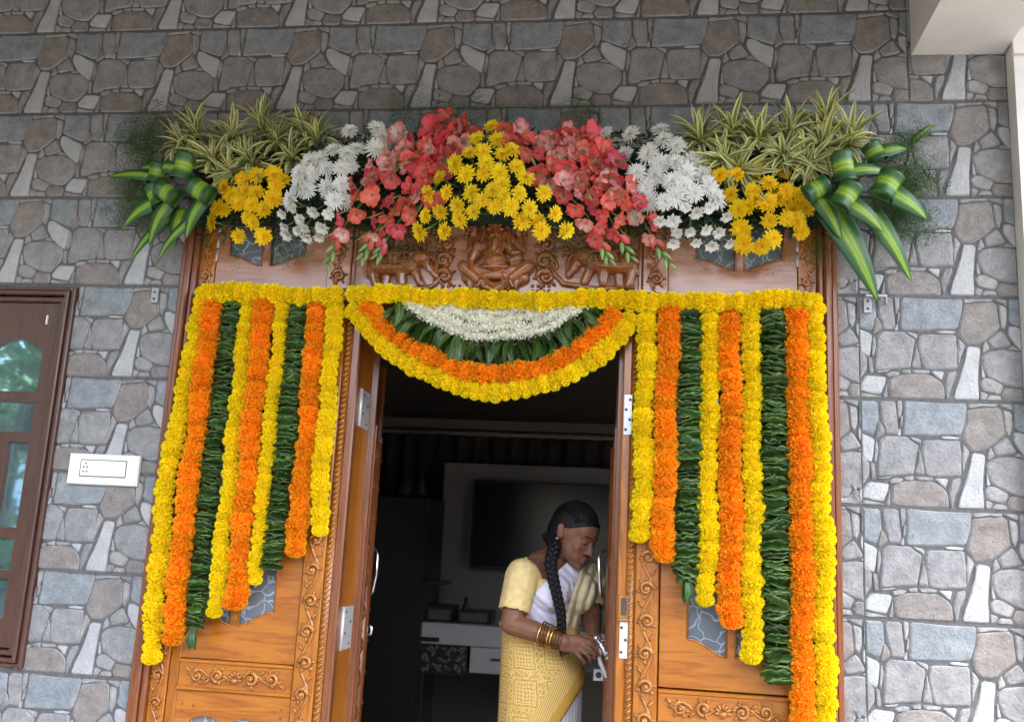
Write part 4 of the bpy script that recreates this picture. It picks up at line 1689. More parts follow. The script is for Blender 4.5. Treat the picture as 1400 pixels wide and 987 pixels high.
M['dark_leaf'] = mat_plain('flower_foliage', (.022, .052, .018), .6, rnd=.0, var=.4, scale=30, trans=.15)
M['foam'] = mat_plain('floral_foam', (.010, .020, .009), .95, var=.3)


def chrys_mesh(seed, r, layers, wid, closed=0.0):
    """daisy-like double bloom; faces +z"""
    rng = random.Random(seed)
    mb = MB()
    mb.ball((0, 0, -.1 * r), (r * .3, r * .3, r * .22), 8, 5)
    for li, (n, rr, lift) in enumerate(layers):
        for k in range(n):
            a = 2 * PI * (k + .5 * li) / n + rng.uniform(-.12, .12)
            rad = Vector((math.cos(a), math.sin(a), 0))
            sd = Vector((-math.sin(a), math.cos(a), 0))
            L = r * rr * rng.uniform(.85, 1.1)
            lf = lift + rng.uniform(-.2, .2) - closed
            w = r * wid * rng.uniform(.8, 1.15)
            pts = []
            for u in (0.06, .4, .78, 1.0):
                curl = lf * (1 - .55 * u)
                pts.append(rad * (L * u * math.cos(lf * .8)) + Vector((0, 0, L * u * math.sin(curl) + r * .02 * li)))
            ws = (w * .45, w * .95, w, w * .25)
            idx = []
            for p, ww, u in zip(pts, ws, (0, .4, .78, 1)):
                idx.append((mb.vert(p - sd * ww / 2, u), mb.vert(p + Vector((0, 0, -.34 * ww)), u), mb.vert(p + sd * ww / 2, u)))
            for i in range(3):
                for j in range(2):
                    mb.face(idx[i][j], idx[i][j + 1], idx[i + 1][j + 1], idx[i + 1][j])
    return mb


LY = [(16, 1.0, .0), (15, .88, .40), (12, .66, .80), (8, .40, 1.15)]
LWH = [(22, 1.0, -.1), (20, .94, .25), (16, .78, .62), (12, .54, .95), (7, .30, 1.25)]
me_cy = [chrys_mesh(500 + i, .0275, LY, .235).mesh('chrysanthemum_yellow', M['chrys_y']) for i in range(5)]
me_cd = [chrys_mesh(520 + i, .0285, LY, .25).mesh('chrysanthemum_deep', M['chrys_d']) for i in range(5)]
me_cw = [chrys_mesh(540 + i, .034, LWH, .155).mesh('chrysanthemum_white', M['chrys_w']) for i in range(5)]
me_cws = [chrys_mesh(560 + i, .026, [(20, .9, .55), (16, .8, .85), (10, .55, 1.15)], .26).mesh('chrysanthemum_white_cupped', M['chrys_w']) for i in range(3)]

mb = MB()
mb.tube([(0, 0, -.008), (.004, .004, -.04), (.002, .012, -.075)], [.0035, .0028, .0025], 6)
me_stem = mb.mesh('chrysanthemum_stem', M['stem'])


def bulge(px, py):
    """how far the arrangement stands out from the wall at a photo point"""
    u = abs(px - 685) / 430
    v = (py - 250) / 95
    return -(.10 + .10 * max(0, 1 - u * u) * max(0, 1 - .5 * v * v) + .02)


def conv(ox, oy, s, pts):
    return [(ox + x / s, oy + y / s) for x, y in pts]


YC = conv(440, 140, 4.486, [(1040,145),(950,220),(1075,230),(905,310),(990,300),(1110,318),(1170,290),(815,380),(1195,395),(720,460),(885,440),(990,440),(1090,430),(1005,370),(650,560),(765,555),(915,560),(1045,540),(1105,500),(1210,560),(985,600),(635,695),(725,675),(830,635),(930,670),(1060,640),(1160,645),(845,720),(600,795),(750,790),(1230,730),(1250,460)]) \
   + conv(660, 140, 4.183, [(110,300),(170,275),(195,375),(280,430),(60,520),(120,530),(210,530),(350,520),(65,595),(165,610),(270,610),(415,640),(240,675),(320,680),(335,735),(480,735)])
YL = conv(120, 120, 3.886, [(720,530),(820,485),(900,465),(990,460),(1000,520),(895,555),(985,590),(760,570),(800,615),(870,620),(935,645),(730,650),(660,715),(880,720),(935,790),(800,790),(690,640),(835,550),(850,690),(680,665),(1030,495)])
YR = conv(900, 120, 3.29, [(275,395),(350,390),(445,370),(555,380),(325,480),(425,465),(500,430),(575,465),(640,480),(395,535),(495,515),(610,545),(665,540),(500,600),(580,590),(375,635),(515,680),(645,650),(465,715),(385,705),(360,545),(540,500),(625,600),(440,500)])
WL = conv(120, 120, 3.886, [(1390,230),(1300,330),(1380,350),(1180,390),(1120,450),(1190,460),(1270,430),(1350,425),(1160,540),(1270,530),(1350,510),(1310,600),(1365,605),(1075,595),(1200,660),(1280,670),(1035,670),(1130,700),(1050,740),(1060,780),(1115,760),(1165,795),(1245,745),(1230,795),(1150,745),(1230,380),(1120,520),(1095,640)]) \
   + conv(440, 140, 4.486, [(175,180),(340,160),(475,180),(375,215),(215,285),(335,285),(75,290),(25,420),(170,395),(110,500),(30,550),(110,610),(40,690),(10,770),(20,330),(120,330)])
WR = conv(660, 140, 4.183, [(695,180),(845,180),(1015,155),(1035,215),(1105,250),(805,295),(945,295),(1100,340),(1010,350),(880,400),(985,420),(930,480),(1080,450),(1160,400),(1200,340),(1150,480),(1210,520),(950,570),(1040,570),(1100,540),(1160,600),(1220,630),(1015,680),(1090,680),(1110,745),(1185,740),(1090,805),(1220,800)]) \
   + conv(900, 120, 3.29, [(60,345),(170,340),(230,440),(110,430),(150,490),(265,500),(110,540),(170,560),(225,540),(305,580),(85,650),(145,645),(215,640),(270,650),(170,700),(240,710),(320,700),(200,390),(180,450),(60,500)])


def dedupe(pts, d):
    out = []
    for p in pts:
        if all((p[0] - q[0]) ** 2 + (p[1] - q[1]) ** 2 > d * d for q in out):
            out.append(p)
    return out


ORD = ['first', 'second', 'third', 'fourth', 'fifth', 'sixth', 'seventh', 'eighth', 'ninth', 'tenth']


def flowers(pts, meshes, what, where, group, name, seed, centre, size=1.0, small=None, proud=0.0):
    rng = random.Random(seed)
    pts = sorted(dedupe(pts, 9.5), key=lambda p: p[1])
    nrow = max(4, round(len(pts) / 5.5))
    rows = [[] for _ in range(nrow)]
    for i, p in enumerate(pts):
        rows[i * nrow // len(pts)].append(p)
    ext = {min(pts): 'leftmost', max(pts): 'rightmost', pts[0]: 'topmost', pts[-1]: 'lowest'}
    for ri, row in enumerate(rows):
        row.sort()
        for ci, (px, py) in enumerate(row):
            if (px, py) in ext:
                label = '%s %s bloom of the %s' % (ext[(px, py)], what, where)
            else:
                rw = 'bottom' if ri == nrow - 1 else 'top' if ri == 0 else ORD[ri]
                label = '%s bloom, %s from left in the %s row of the %s' % (what, ORD[ci], rw, where)
            Y = bulge(px, py) + rng.uniform(-.018, .018) - proud
            p = P(px, py, Y)
            # facing: out of the wall, fanning away from the cluster centre
            d = Vector(((px - centre[0]) / 110 + rng.uniform(-.3, .3), -1.0, -(py - centre[1]) / 130 + rng.uniform(-.3, .3) - .10)).normalized()
            me = rng.choice(meshes)
            s = size * rng.uniform(.86, 1.12)
            if small and small(px, py):
                me = rng.choice(me_cws)
                s *= .95
                d = (d + Vector((0, 0, -.5))).normalized()
            R = d.to_track_quat('Z', 'Y').to_matrix().to_4x4() @ Matrix.Rotation(rng.random() * 6.28, 4, 'Z')
            Mx = Matrix.Translation(p) @ R @ Matrix.Scale(s, 4)
            o = add(name, me, None, Mx)
            tag(o, label, 'flower', group)
            add('stem', me_stem, o, Mx)


flowers(YC, me_cy, 'bright yellow chrysanthemum', 'central fan', 'yellow chrysanthemums in the central fan', 'yellow_chrysanthemum', 1, (672, 250), 1.08, None, .028)
flowers(YL, me_cd, 'deep yellow chrysanthemum', 'left cluster', 'yellow chrysanthemums in the left cluster', 'yellow_chrysanthemum', 2, (345, 275), 1.05)
flowers(YR, me_cd, 'deep yellow chrysanthemum', 'right cluster', 'yellow chrysanthemums in the right cluster', 'yellow_chrysanthemum', 3, (1050, 280), 1.05)
flowers(WL, me_cw, 'white chrysanthemum', 'left white cluster', 'white chrysanthemums left of the centre', 'white_chrysanthemum', 4, (450, 250), 1.0, lambda x, y: y > 282)
flowers(WR, me_cw, 'white chrysanthemum', 'right white cluster', 'white chrysanthemums right of the centre', 'white_chrysanthemum', 5, (915, 250), 1.0, lambda x, y: y > 280)

# ---- gladiolus spikes
def floret_mesh(seed, pale=False):
    """open trumpet of six ruffled petals, facing +z"""
    rng = random.Random(seed)
    mb = MB()
    R = .045
    for k in range(6):
        a = 2 * PI * k / 6 + rng.uniform(-.15, .15)
        rad = Vector((math.cos(a), math.sin(a), 0))
        sd = Vector((-math.sin(a), math.cos(a), 0))
        L = R * (1.0 if k % 2 else .86) * rng.uniform(.85, 1.1)
        W = R * (1.0 if k % 2 else .85)
        rows = []
        op = rng.uniform(.45, .95)
        for i, u in enumerate((0.05, .35, .65, .9, 1.05)):
            out = L * (u ** 1.1) * math.sin(op * min(1.2, .45 + u * .8))
            z = L * u * math.cos(op * min(1.35, .25 + u)) * .95 - L * .1 - .012 * max(0, u - .7)
            w = W * (.18, .62, .95, .80, .35)[i]
            row = []
            for j in range(5):
                v = j / 2 - 1
                ruf = .0045 * u * math.sin(v * 5 + seed + k * 1.7) + .006 * u * v * v
                row.append(rad * out + sd * (v * w / 2) + Vector((0, 0, z + ruf)) + rad * (.003 * rng.uniform(-1, 1) * u))
            rows.append(row)
        mb.grid(rows, lambda a_, b_: a_)
    # stamens
    for k in range(3):
        a = k * 2.1
        mb.tube([(0, 0, 0), (.004 * math.cos(a), .004 * math.sin(a), .022)], .0012, 4)
    return mb


me_f = [floret_mesh(600 + i).mesh('gladiolus_floret', M['glad']) for i in range(6)]
me_fp = [floret_mesh(620 + i).mesh('gladiolus_floret_pale', M['glad_pale']) for i in range(4)]
mb = MB()
mb.tube([(0, 0, 0), (0, 0, .012), (0, 0, .03), (.001, 0, .045)], [.004, .0085, .0065, .001], 8)
me_bud = mb.mesh('gladiolus_bud', M['bud_green'])
mb = MB()
mb.tube([(0, 0, 0), (0, 0, .012), (0, 0, .03), (.001, 0, .04)], [.004, .010, .010, .002], 8)
me_budr = mb.mesh('gladiolus_bud_red', M['glad'])
mb = MB()
pts = [Vector((0, -.004, 0)), Vector((0, -.008, .02)), Vector((0, -.007, .045)), Vector((0, -.003, .07))]
mb.leaf(pts, [Vector((1, 0, 0))] * 4, [.008, .015, .011, .002], 4, .25, [Vector((0, 1, 0))] * 4)
me_bract = mb.mesh('gladiolus_bract', M['bud_green'])


def gladiolus(pxs, label, group, seed, n, budtip=True, pale=.25, sc=1.0):
    pale = min(.8, pale + .04)
    n = round(n * 1.22)
    rng = random.Random(seed)
    pts = [P(x, y, bulge(x, y) + .012) for x, y in pxs]
    samples, dense = resample(pts, .004)
    t = thing('gladiolus_spike', dense[0], label, 'flower', group)
    mb = MB()
    nd = len(dense)
    mb.tube(dense[::4] + [dense[-1]], [.0042 - .0022 * i / (nd / 4 + 1) for i in range(len(dense[::4]) + 1)], 6)
    mb.build('stem', M['stem'], t)
    m_ = len(samples)
    for i in range(n):
        u = (i + .3) / n * (.86 if budtip else 1.0)
        q, tg = samples[min(m_ - 1, int(u * m_))]
        side = Vector((-tg.z, 0, tg.x)) * (1 if i % 2 else -1)
        d = (Vector((0, -.75, 0)) + side * rng.uniform(.3, 1.1) + tg * rng.uniform(.1, .9)).normalized()
        s = sc * (1.10 - .48 * u) * rng.uniform(.85, 1.1)
        me = rng.choice(me_fp) if rng.random() < pale else rng.choice(me_f)
        R = d.to_track_quat('Z', 'Y').to_matrix().to_4x4() @ Matrix.Rotation(rng.random() * 6.28, 4, 'Z')
        add('floret', me, t, Matrix.Translation(q + side * .014 * s + Vector((0, -.008, 0))) @ R @ Matrix.Scale(s, 4))
        if rng.random() < .45:
            R2 = (tg + Vector((0, -.5, 0)) + side * -.3).normalized().to_track_quat('Z', 'Y').to_matrix().to_4x4()
            add('bract', me_bract, t, Matrix.Translation(q + Vector((0, -.02, 0)) - side * .01) @ R2 @ Matrix.Scale(.8, 4))
    if budtip:
        for k in range(6):
            q, tg = samples[min(m_ - 1, int((.80 + .04 * k) * m_))]
            side = Vector((-tg.z, 0, tg.x)) * (1 if k % 2 else -1)
            d = (tg * 1.2 + side * .45 + Vector((0, -.25, 0))).normalized()
            R = d.to_track_quat('Z', 'Y').to_matrix().to_4x4()
            add('bud', me_budr if k < 2 else me_bud, t, Matrix.Translation(q + side * .003) @ R @ Matrix.Scale(1.0 - .07 * k, 4))


GGL, GGR = 'gladiolus spikes left of the yellow fan', 'gladiolus spikes right of the yellow fan'
GLADS = [
 ([(600, 180), (560, 215), (515, 255), (485, 290), (465, 320), (448, 362)], 'lowest left gladiolus spike whose green tip hangs over the left carved strip', GGL, 10, 1, .35),
 ([(612, 215), (580, 250), (545, 280), (518, 310), (496, 352)], 'left gladiolus spike whose tip hangs over the left edge of the carved panel', GGL, 8, 1, .3),
 ([(600, 250), (575, 280), (548, 300), (533, 320), (517, 350)], 'left gladiolus spike nearest the yellow fan, with a long green bud tip', GGL, 6, 1, .15),
 ([(560, 190), (530, 220), (502, 245), (485, 268)], 'pale pink gladiolus spike beside the left white chrysanthemums', GGL, 6, 0, .7),
 ([(628, 190), (606, 205), (580, 220), (555, 238)], 'upper left gladiolus spike of deep red florets above the yellow fan', GGL, 7, 0, .1),
 ([(621, 166), (614, 180), (604, 196)], 'single bright pink gladiolus tip standing up left of the yellow fan', GGL, 3, 0, .0),
 ([(648, 174), (634, 190), (616, 208)], 'gladiolus spike crossing the top left edge of the yellow fan', GGL, 5, 0, .2),
 ([(692, 172), (704, 186), (722, 204), (738, 222)], 'gladiolus spike leaning over the top of the yellow fan', GGR, 5, 0, .3),
 ([(735, 228), (760, 250), (782, 272), (806, 300), (832, 356)], 'right gladiolus spike nearest the yellow fan, with a green tip over the carved elephant', GGR, 9, 1, .2),
 ([(750, 186), (778, 220), (806, 255), (832, 295), (862, 352)], 'middle right gladiolus spike with a thin green tip over the carved panel edge', GGR, 11, 1, .15),
 ([(786, 180), (815, 210), (845, 245), (878, 300), (914, 362)], 'lowest right gladiolus spike whose green tip hangs over the right carved strip', GGR, 11, 1, .3),
 ([(758, 184), (786, 196), (814, 212), (845, 230)], 'upper right gladiolus spike reaching to the right white chrysanthemums', GGR, 7, 0, .35),
 ([(790, 235), (822, 250), (850, 262), (868, 280)], 'pale pink gladiolus spike low beside the right white chrysanthemums', GGR, 6, 0, .65),
]
for i, (px, lab, grp, n, tip, pale) in enumerate(GLADS):
    gladiolus(px, lab, grp, 700 + i, n, bool(tip), pale)

# ---- variegated rosettes
def blade_mesh(seed, L, W, bend):
    rng = random.Random(seed)
    mb = MB()
    pts, sides, ws, ns = [], [], [], []
    n = 7
    tw = rng.uniform(-.5, .5)
    for i in range(n + 1):
        u = i / n
        a = bend * u
        pts.append(Vector((.01 * tw * u * u, L * (math.sin(a) / max(bend, 1e-3)) if abs(bend) > .01 else L * u, -L * (1 - math.cos(a)) / max(abs(bend), 1e-3) * (1 if bend > 0 else -1))))
        s = Vector((1, 0, .4 * tw * u)).normalized()
        sides.append(s)
        ws.append(W * (math.sin(PI * min(1.0, .16 + .84 * u)) ** .8) + .0006)
        ns.append(Vector((0, math.sin(a), math.cos(a))))
    mb.leaf(pts, sides, ws, 6, .16, ns)
    return mb


me_b = [blade_mesh(800 + i, .098 + .016 * (i % 3), .0178, b).mesh('variegated_blade', M['varieg']) for i, b in enumerate((.25, .6, 1.0, 1.5, .1, .8, 2.2))]


def rosette(px, py, n, label, group, seed, up=.6, spread=1.0, sc=1.0):
    """crown of narrow striped leaves; leaves grow along local y from the centre"""
    rng = random.Random(seed)
    n = int(n * 1.65)
    c = P(px, py, -.12)
    t = thing('variegated_rosette', c, label, 'plant', group)
    axis = Vector((rng.uniform(-.6, .6), -1.0, up + rng.uniform(-.3, .4))).normalized()
    sc *= rng.uniform(.8, 1.12)
    Q_ = axis.to_track_quat('Z', 'Y').to_matrix()
    mb = MB()
    mb.tube([c + axis * .01, c, c - axis * .05], [.006, .008, .008], 6)
    mb.build('stem', M['stem'], t)
    for i in range(n):
        ph = i * 2.39996 + rng.uniform(-.3, .3)
        el = math.radians(8 + 72 * (i / n) ** 1.1) * spread      # angle away from the plane of the rosette
        d = Q_ @ Vector((math.cos(ph) * math.cos(el), math.sin(ph) * math.cos(el), math.sin(el)))
        if d.y > .35:
            d.y *= .2
            d.normalize()
        nn = (axis - d * axis.dot(d)).normalized()
        x = d.cross(nn)
        R = Matrix((x, d, nn)).transposed()
        s = sc * rng.uniform(.75, 1.1)
        add('leaf', rng.choice(me_b), t, Matrix.Translation(c + d * .004 - axis * .012 * (1 - i / n)) @ R.to_4x4() @ Matrix.Scale(s, 4))


VL, VR = 'variegated rosettes on the left', 'variegated rosettes on the right'
for i, a in enumerate([
 (252, 200, 24, 'leftmost variegated green and cream rosette of the arrangement, above the left striped leaves', VL, 1.0),
 (292, 222, 22, 'low variegated rosette just above the left yellow chrysanthemums', VL, .2),
 (318, 190, 20, 'second upper variegated rosette from the left, standing against the stone wall', VL, .9),
 (345, 222, 20, 'looping variegated rosette low between the left rosettes and left yellow chrysanthemums', VL, .1),
 (378, 192, 24, 'tallest left variegated rosette with upright blades', VL, 1.1),
 (400, 218, 18, 'variegated rosette drooping over the left white chrysanthemums', VL, .2),
 (268, 182, 20, 'small variegated rosette standing behind the leftmost one', VL, 1.3),
 (358, 176, 18, 'small upright variegated rosette between the second and tallest left rosettes', VL, 1.4),
 (415, 178, 20, 'upright variegated rosette second from the left white chrysanthemums', VL, 1.3),
 (322, 236, 18, 'lowest left variegated rosette, curling over the left yellow chrysanthemums', VL, -.3),
 (435, 190, 18, 'variegated rosette touching the top of the left white chrysanthemums', VL, 1.0),
 (958, 192, 22, 'variegated rosette touching the top of the right white chrysanthemums', VR, 1.0),
 (985, 222, 18, 'low variegated rosette between right white and right yellow chrysanthemums', VR, .1),
 (1000, 182, 20, 'variegated rosette standing between the first and the middle right rosettes', VR, 1.3),
 (1012, 232, 18, 'lowest right variegated rosette, its blades between the right yellow blooms', VR, -.3),
 (1080, 182, 22, 'variegated rosette standing just left of the tallest right rosette', VR, 1.2),
 (1125, 205, 24, 'dense variegated rosette below the tallest right rosette', VR, .4),
 (1035, 195, 24, 'upright variegated rosette in the middle of the right row', VR, .9),
 (1070, 215, 18, 'variegated rosette drooping over the right yellow chrysanthemums', VR, .2),
 (1100, 222, 20, 'low pale variegated rosette left of the right striped leaves', VR, -.2),
 (1130, 170, 26, 'tallest right variegated rosette standing against the stone wall', VR, 1.1),
 (1160, 195, 22, 'rightmost variegated rosette, pale, above the right striped leaves', VR, .7)]):
    rosette(a[0], a[1], a[2], a[3], a[4], 820 + i, a[5])

# ---- broad striped leaves with curled bases
def striped_leaf(base, tip, w_px, label, group, loop=13, Y=-.17, sag=.02, seed=0, lw=None):
    """blade from its curled base (photo px) to its tip, with a roll of radius `loop` px at the base"""
    k = PXM(Y)
    a, b = P(base[0], base[1], Y), P(tip[0], tip[1], Y + .03)
    d = (b - a)
    L = d.length
    d.normalize()
    out = Vector((0, -1, 0))
    out = (out - d * out.dot(d)).normalized()
    sd = d.cross(out).normalized()
    r = loop * k
    W = w_px * k
    LWd = (lw or w_px) * k
    pts, ws = [], []
    n = 12
    for i in range(n + 1):            # tip -> base
        u = 1 - i / n
        bow = sag * math.sin(PI * u)
        pts.append(a + d * (L * u) + out * bow + Vector((0, 0, -.012 * u * u)))
        ws.append(max(.0008, W * (1 - u ** 2.2) ** .75 * (.78 + .22 * (1 - u) if not lw else 1.0)))
    if loop:
        m_ = 12
        for i in range(1, m_ + 1):
            th = 2 * PI * .80 * i / m_
            pts.append(a - d * (r * math.sin(th)) + out * (r * (1 - math.cos(th))))
            ws.append(W + (LWd - W) * min(1, i / 5))
    norms = []
    for i in range(len(pts)):
        tg = (pts[min(i + 1, len(pts) - 1)] - pts[max(0, i - 1)]).normalized()
        norms.append(tg.cross(sd).normalized())
    mb = MB()
    mb.leaf(pts, [sd] * len(pts), ws, 10, .06, [-q for q in norms])
    o = mb.build('striped_leaf', M['striped'])
    sm = o.modifiers.new('thickness', 'SOLIDIFY')
    sm.thickness = .0012
    return tag(o, label, 'leaf', group)


SL, SR = 'broad striped leaves on the left', 'broad striped leaves on the right'
for a in [
 ((222, 243), (148, 238), 18, 'leftmost striped leaf pointing straight out to the left', SL, 12, -.13, 30),
 ((258, 234), (193, 226), 20, 'upper left striped leaf with its rolled base standing on edge', SL, 13, -.165, 40),
 ((222, 272), (170, 306), 26, 'left striped leaf bent down at the outer left edge', SL, 12, -.15, 34),
 ((238, 268), (205, 330), 26, 'left striped leaf rolled in the middle of its spray', SL, 13, -.185, 34),
 ((236, 295), (179, 353), 20, 'long left striped leaf pointing down to the left', SL, 0, -.125, 20),
 ((250, 285), (240, 335), 28, 'short left striped leaf hanging straight down', SL, 0, -.14, 28),
 ((284, 265), (255, 322), 26, 'left striped leaf rolled beside the left yellow chrysanthemums', SL, 14, -.18, 36),
 ((262, 300), (215, 356), 17, 'lowest left striped leaf, its tip over the door moulding', SL, 0, -.145, 17),
 ((1148, 236), (1218, 232), 20, 'upper right striped leaf with its rolled base standing on edge', SR, 13, -.17, 42),
 ((1190, 216), (1240, 199), 22, 'highest right striped leaf pointing up to the right', SR, 12, -.13, 26),
 ((1205, 258), (1267, 294), 30, 'right striped leaf with an open roll, pointing out to the right', SR, 15, -.165, 34),
 ((1112, 262), (1150, 322), 26, 'right striped leaf rolled beside the right yellow chrysanthemums', SR, 12, -.18, 32),
 ((1150, 272), (1208, 312), 28, 'right striped leaf rolled in the middle of its spray', SR, 14, -.195, 36),
 ((1136, 285), (1200, 406), 42, 'longest and broadest striped leaf, hanging down to the right bracket', SR, 0, -.145, 42),
 ((1190, 290), (1246, 380), 30, 'long narrow right striped leaf hanging over the stone wall', SR, 0, -.125, 30),
 ((1248, 194), (1279, 167), 9, 'small single green leaf tip sticking out at the upper right', SR, 0, -.05, 9)]:
    base, tip, w, lab, grp, loop, Y, lw = a
    striped_leaf(base, tip, w, lab, grp, loop, Y, lw=lw if loop else None)

# ---- feathery fern sprigs
def fern_mesh(seed):
    rng = random.Random(seed)
    mb = MB()
    L = .16
    main = [Vector((.006 * math.sin(i * .9 + seed), L * i / 10, -.012 * (i / 10) ** 2)) for i in range(11)]
    mb.tube(main, [.0012 - .0009 * i / 10 for i in range(11)], 4)
    for i in range(1, 11):
        for s in (-1, 1):
            b = main[i]
            bl = L * .38 * math.sin(PI * (.15 + .8 * i / 11)) * rng.uniform(.7, 1.2)
            dr = Vector((s * .9, .55, rng.uniform(-.35, .35))).normalized()
            e = b + dr * bl
            side = Vector((-dr.y, dr.x, 0))
            mb.face(mb.vert(b - side * .0005), mb.vert(b + side * .0005), mb.vert(e))
            for k in range(9):
                c = b + dr * (bl * (k + 1) / 9.5)
                a = rng.random() * 6.28
                n1 = (dr * .5 + side * math.cos(a) + Vector((0, 0, 1)) * math.sin(a)).normalized() * rng.uniform(.008, .015)
                p_ = dr.cross(n1).normalized() * .0013
                mb.face(mb.vert(c - p_), mb.vert(c + p_), mb.vert(c + n1))
    return mb




fern_src = [fern_mesh(900 + i) for i in range(5)]


def ferns(n, region, dirfn, label, group, seed, Y0=-.04, sc=1.0):
    """a mist of feathery fern that nobody could count: one object"""
    rng = random.Random(seed)
    mb = MB()
    for i in range(n):
        x, y = rng.uniform(region[0], region[2]), rng.uniform(region[1], region[3])
        p = P(x, y, Y0 - rng.uniform(0, .05))
        dx, dz = dirfn(x, y, rng)
        d = Vector((dx, rng.uniform(-.45, .0), dz)).normalized()
        nn = Vector((0, -1, 0))
        nn = (nn - d * nn.dot(d)).normalized()
        R = Matrix((d.cross(nn), d, nn)).transposed().to_4x4()
        mb.add(rng.choice(fern_src), Matrix.Translation(p) @ R @ Matrix.Scale(sc * rng.uniform(.7, 1.15), 4))
    tag(mb.build('fern', M['fern'], None, False), label, None, None, 'stuff')


ferns(60, (195, 205, 250, 300), lambda x, y, r: (-1, (255 - y) / 70 + r.uniform(-.3, .5)), 'feathery dark fern fringe at the left end of the flower arrangement', 'fern sprigs at the left end', 1, sc=.8)
ferns(22, (185, 190, 260, 215), lambda x, y, r: (r.uniform(-1, .1), 1), 'feathery dark fern fringe standing above the left striped leaves', 'fern sprigs above the left striped leaves', 2, -.03, .7)
ferns(70, (1175, 200, 1225, 300), lambda x, y, r: (1, (250 - y) / 70 + r.uniform(-.4, .6)), 'feathery fern fringe at the right end of the flower arrangement', 'fern sprigs at the right end', 3, sc=.8)
ferns(14, (480, 300, 640, 318), lambda x, y, r: (r.uniform(-.5, .5), -1), 'feathery fern fringe hanging over the left carved elephant', 'fern sprigs over the left elephant', 4, -.07, .7)
ferns(14, (710, 300, 880, 318), lambda x, y, r: (r.uniform(-.5, .5), -1), 'feathery fern fringe hanging over the right carved elephant', 'fern sprigs over the right elephant', 5, -.07, .7)
ferns(12, (280, 315, 440, 328), lambda x, y, r: (r.uniform(-.5, .5), -1), 'feathery fern fringe hanging over the left side light', 'fern sprigs over the left side light', 6, -.06, .55)
ferns(14, (930, 315, 1140, 330), lambda x, y, r: (r.uniform(-.5, .5), -1), 'feathery fern fringe hanging over the right side light', 'fern sprigs over the right side light', 7, -.06, .6)
ferns(22, (500, 180, 860, 205), lambda x, y, r: (r.uniform(-.5, .5), 1), 'feathery fern fringe standing up behind the gladioli and yellow fan', 'fern sprigs behind the centre', 8, -.03, .8)

# ---- dark leafy backing the flowers are set in
foam = MB()
a, b = P(265, 308, -.02), P(1150, 205, -.02)
foam.box(a.x, b.x, -.055, -.010, a.z, b.z, .01)
tag(foam.build('foam_backing', M['foam'], None, False), 'dark foam backing behind the flower arrangement over the doorway', 'flower foam')
rng = random.Random(77)
mb = MB()
for i in range(5200):
    px = rng.uniform(262, 1150)
    u = (px - 690) / 440
    top = 182 + 30 * abs(u) ** 3 if 440 < px < 935 else 205
    bot = 318 + 12 * rng.random() - (24 if 610 < px < 745 else 0)
    py = top + (bot - top) * rng.random()
    p = P(px, py, -.05 + (bulge(px, py) + .085) * rng.random() ** .5)
    L, W = rng.uniform(.015, .035), rng.uniform(.006, .012)
    d = Vector((rng.uniform(-1, 1), rng.uniform(-.9, .1), rng.uniform(-1, .7))).normalized()
    s = d.orthogonal().normalized()
    s = Matrix.Rotation(rng.random() * 6.28, 3, d) @ s
    mid = p + d * L * .5 + Vector((0, -.002, 0))
    v = [mb.vert(p), mb.vert(mid - s * W / 2), mb.vert(p + d * L), mb.vert(mid + s * W / 2)]
    mb.face(v[0], v[1], v[2])
    mb.face(v[0], v[2], v[3])
tag(mb.build('flower_foliage', M['dark_leaf'], None, False), 'dense dark leaves between the blooms of the arrangement', None, None, 'stuff')
# ================================================================== WOMAN AT THE RIGHT DOOR LEAF
M['skin'] = mat_plain('skin_brown', (.185, .080, .045), .52, 0, .10, 40, .06, spec=.3)
M['lips'] = mat_plain('lips', (.20, .078, .052), .45)
M['hair'] = mat_plain('black_hair', (.007, .006, .006), .58, 0, .4, 200, spec=.22)
M['blouse'] = mat_plain('blouse_yellow', (.60, .45, .19), .75, 0, .16, 55, .15)
M['gold'] = mat_plain('gold', (.75, .50, .12), .25, .9)
M['bindi'] = mat_plain('bindi_red', (.25, .01, .015), .5)
M['eye_dark'] = mat_plain('lash_black', (.012, .01, .01), .6)
m, nt, bs = newmat('white_print_cotton')
n1_ = noise(nt, 16, 3)
n2_ = noise(nt, 48, 3)
fl = N(nt, "ShaderNodeMath", operation='MULTIPLY')
nt.links.new(n1_, fl.inputs[0])
nt.links.new(n2_, fl.inputs[1])
nt.links.new(ramp(nt, fl.outputs[0], [(.0, (.66, .63, .73)), (.335, (.64, .61, .71)), (.36, (.30, .16, .16)), (.42, (.45, .36, .30))]), bs.inputs["Base Color"])
bs.inputs["Roughness"].default_value = .8
M['white_lilac'] = m

woman = thing('person', (1.83, .40, 0), 'woman in yellow saree with long black braid bending to the right door lock', 'person')
F = Vector((.80, -.60, 0)).normalized()        # the way her body faces: to the right and a little out of the door
RT = Vector((F.y, -F.x, 0))                    # her right-hand side (towards the viewer's left)
UP = Vector((0, 0, 1))
mb = MB()
pel = P(744, 925, .40)
wai = P(738, 868, .40)
che = P(752, 800, .385)
nek = P(757, 768, .375)
# head frame
hc = P(785, 730, .335)
hf = Vector((.80, -.48, -.42)).normalized()
hl = UP.cross(hf).normalized()
hl = (hl + Vector((0, 0, -.05))).normalized()
hu = hf.cross(hl).normalized()
HS = .80
HM = Matrix((hf * HS, hl * HS, hu * HS)).transposed().to_4x4()
HM.translation = hc
H3 = HM.to_3x3()


def hp(x, y, z):
    return HM @ Vector((x, y, z))


def hball(m, c, r, nu=14, nv=8):
    m.ball(hp(*c), r, nu, nv, H3)


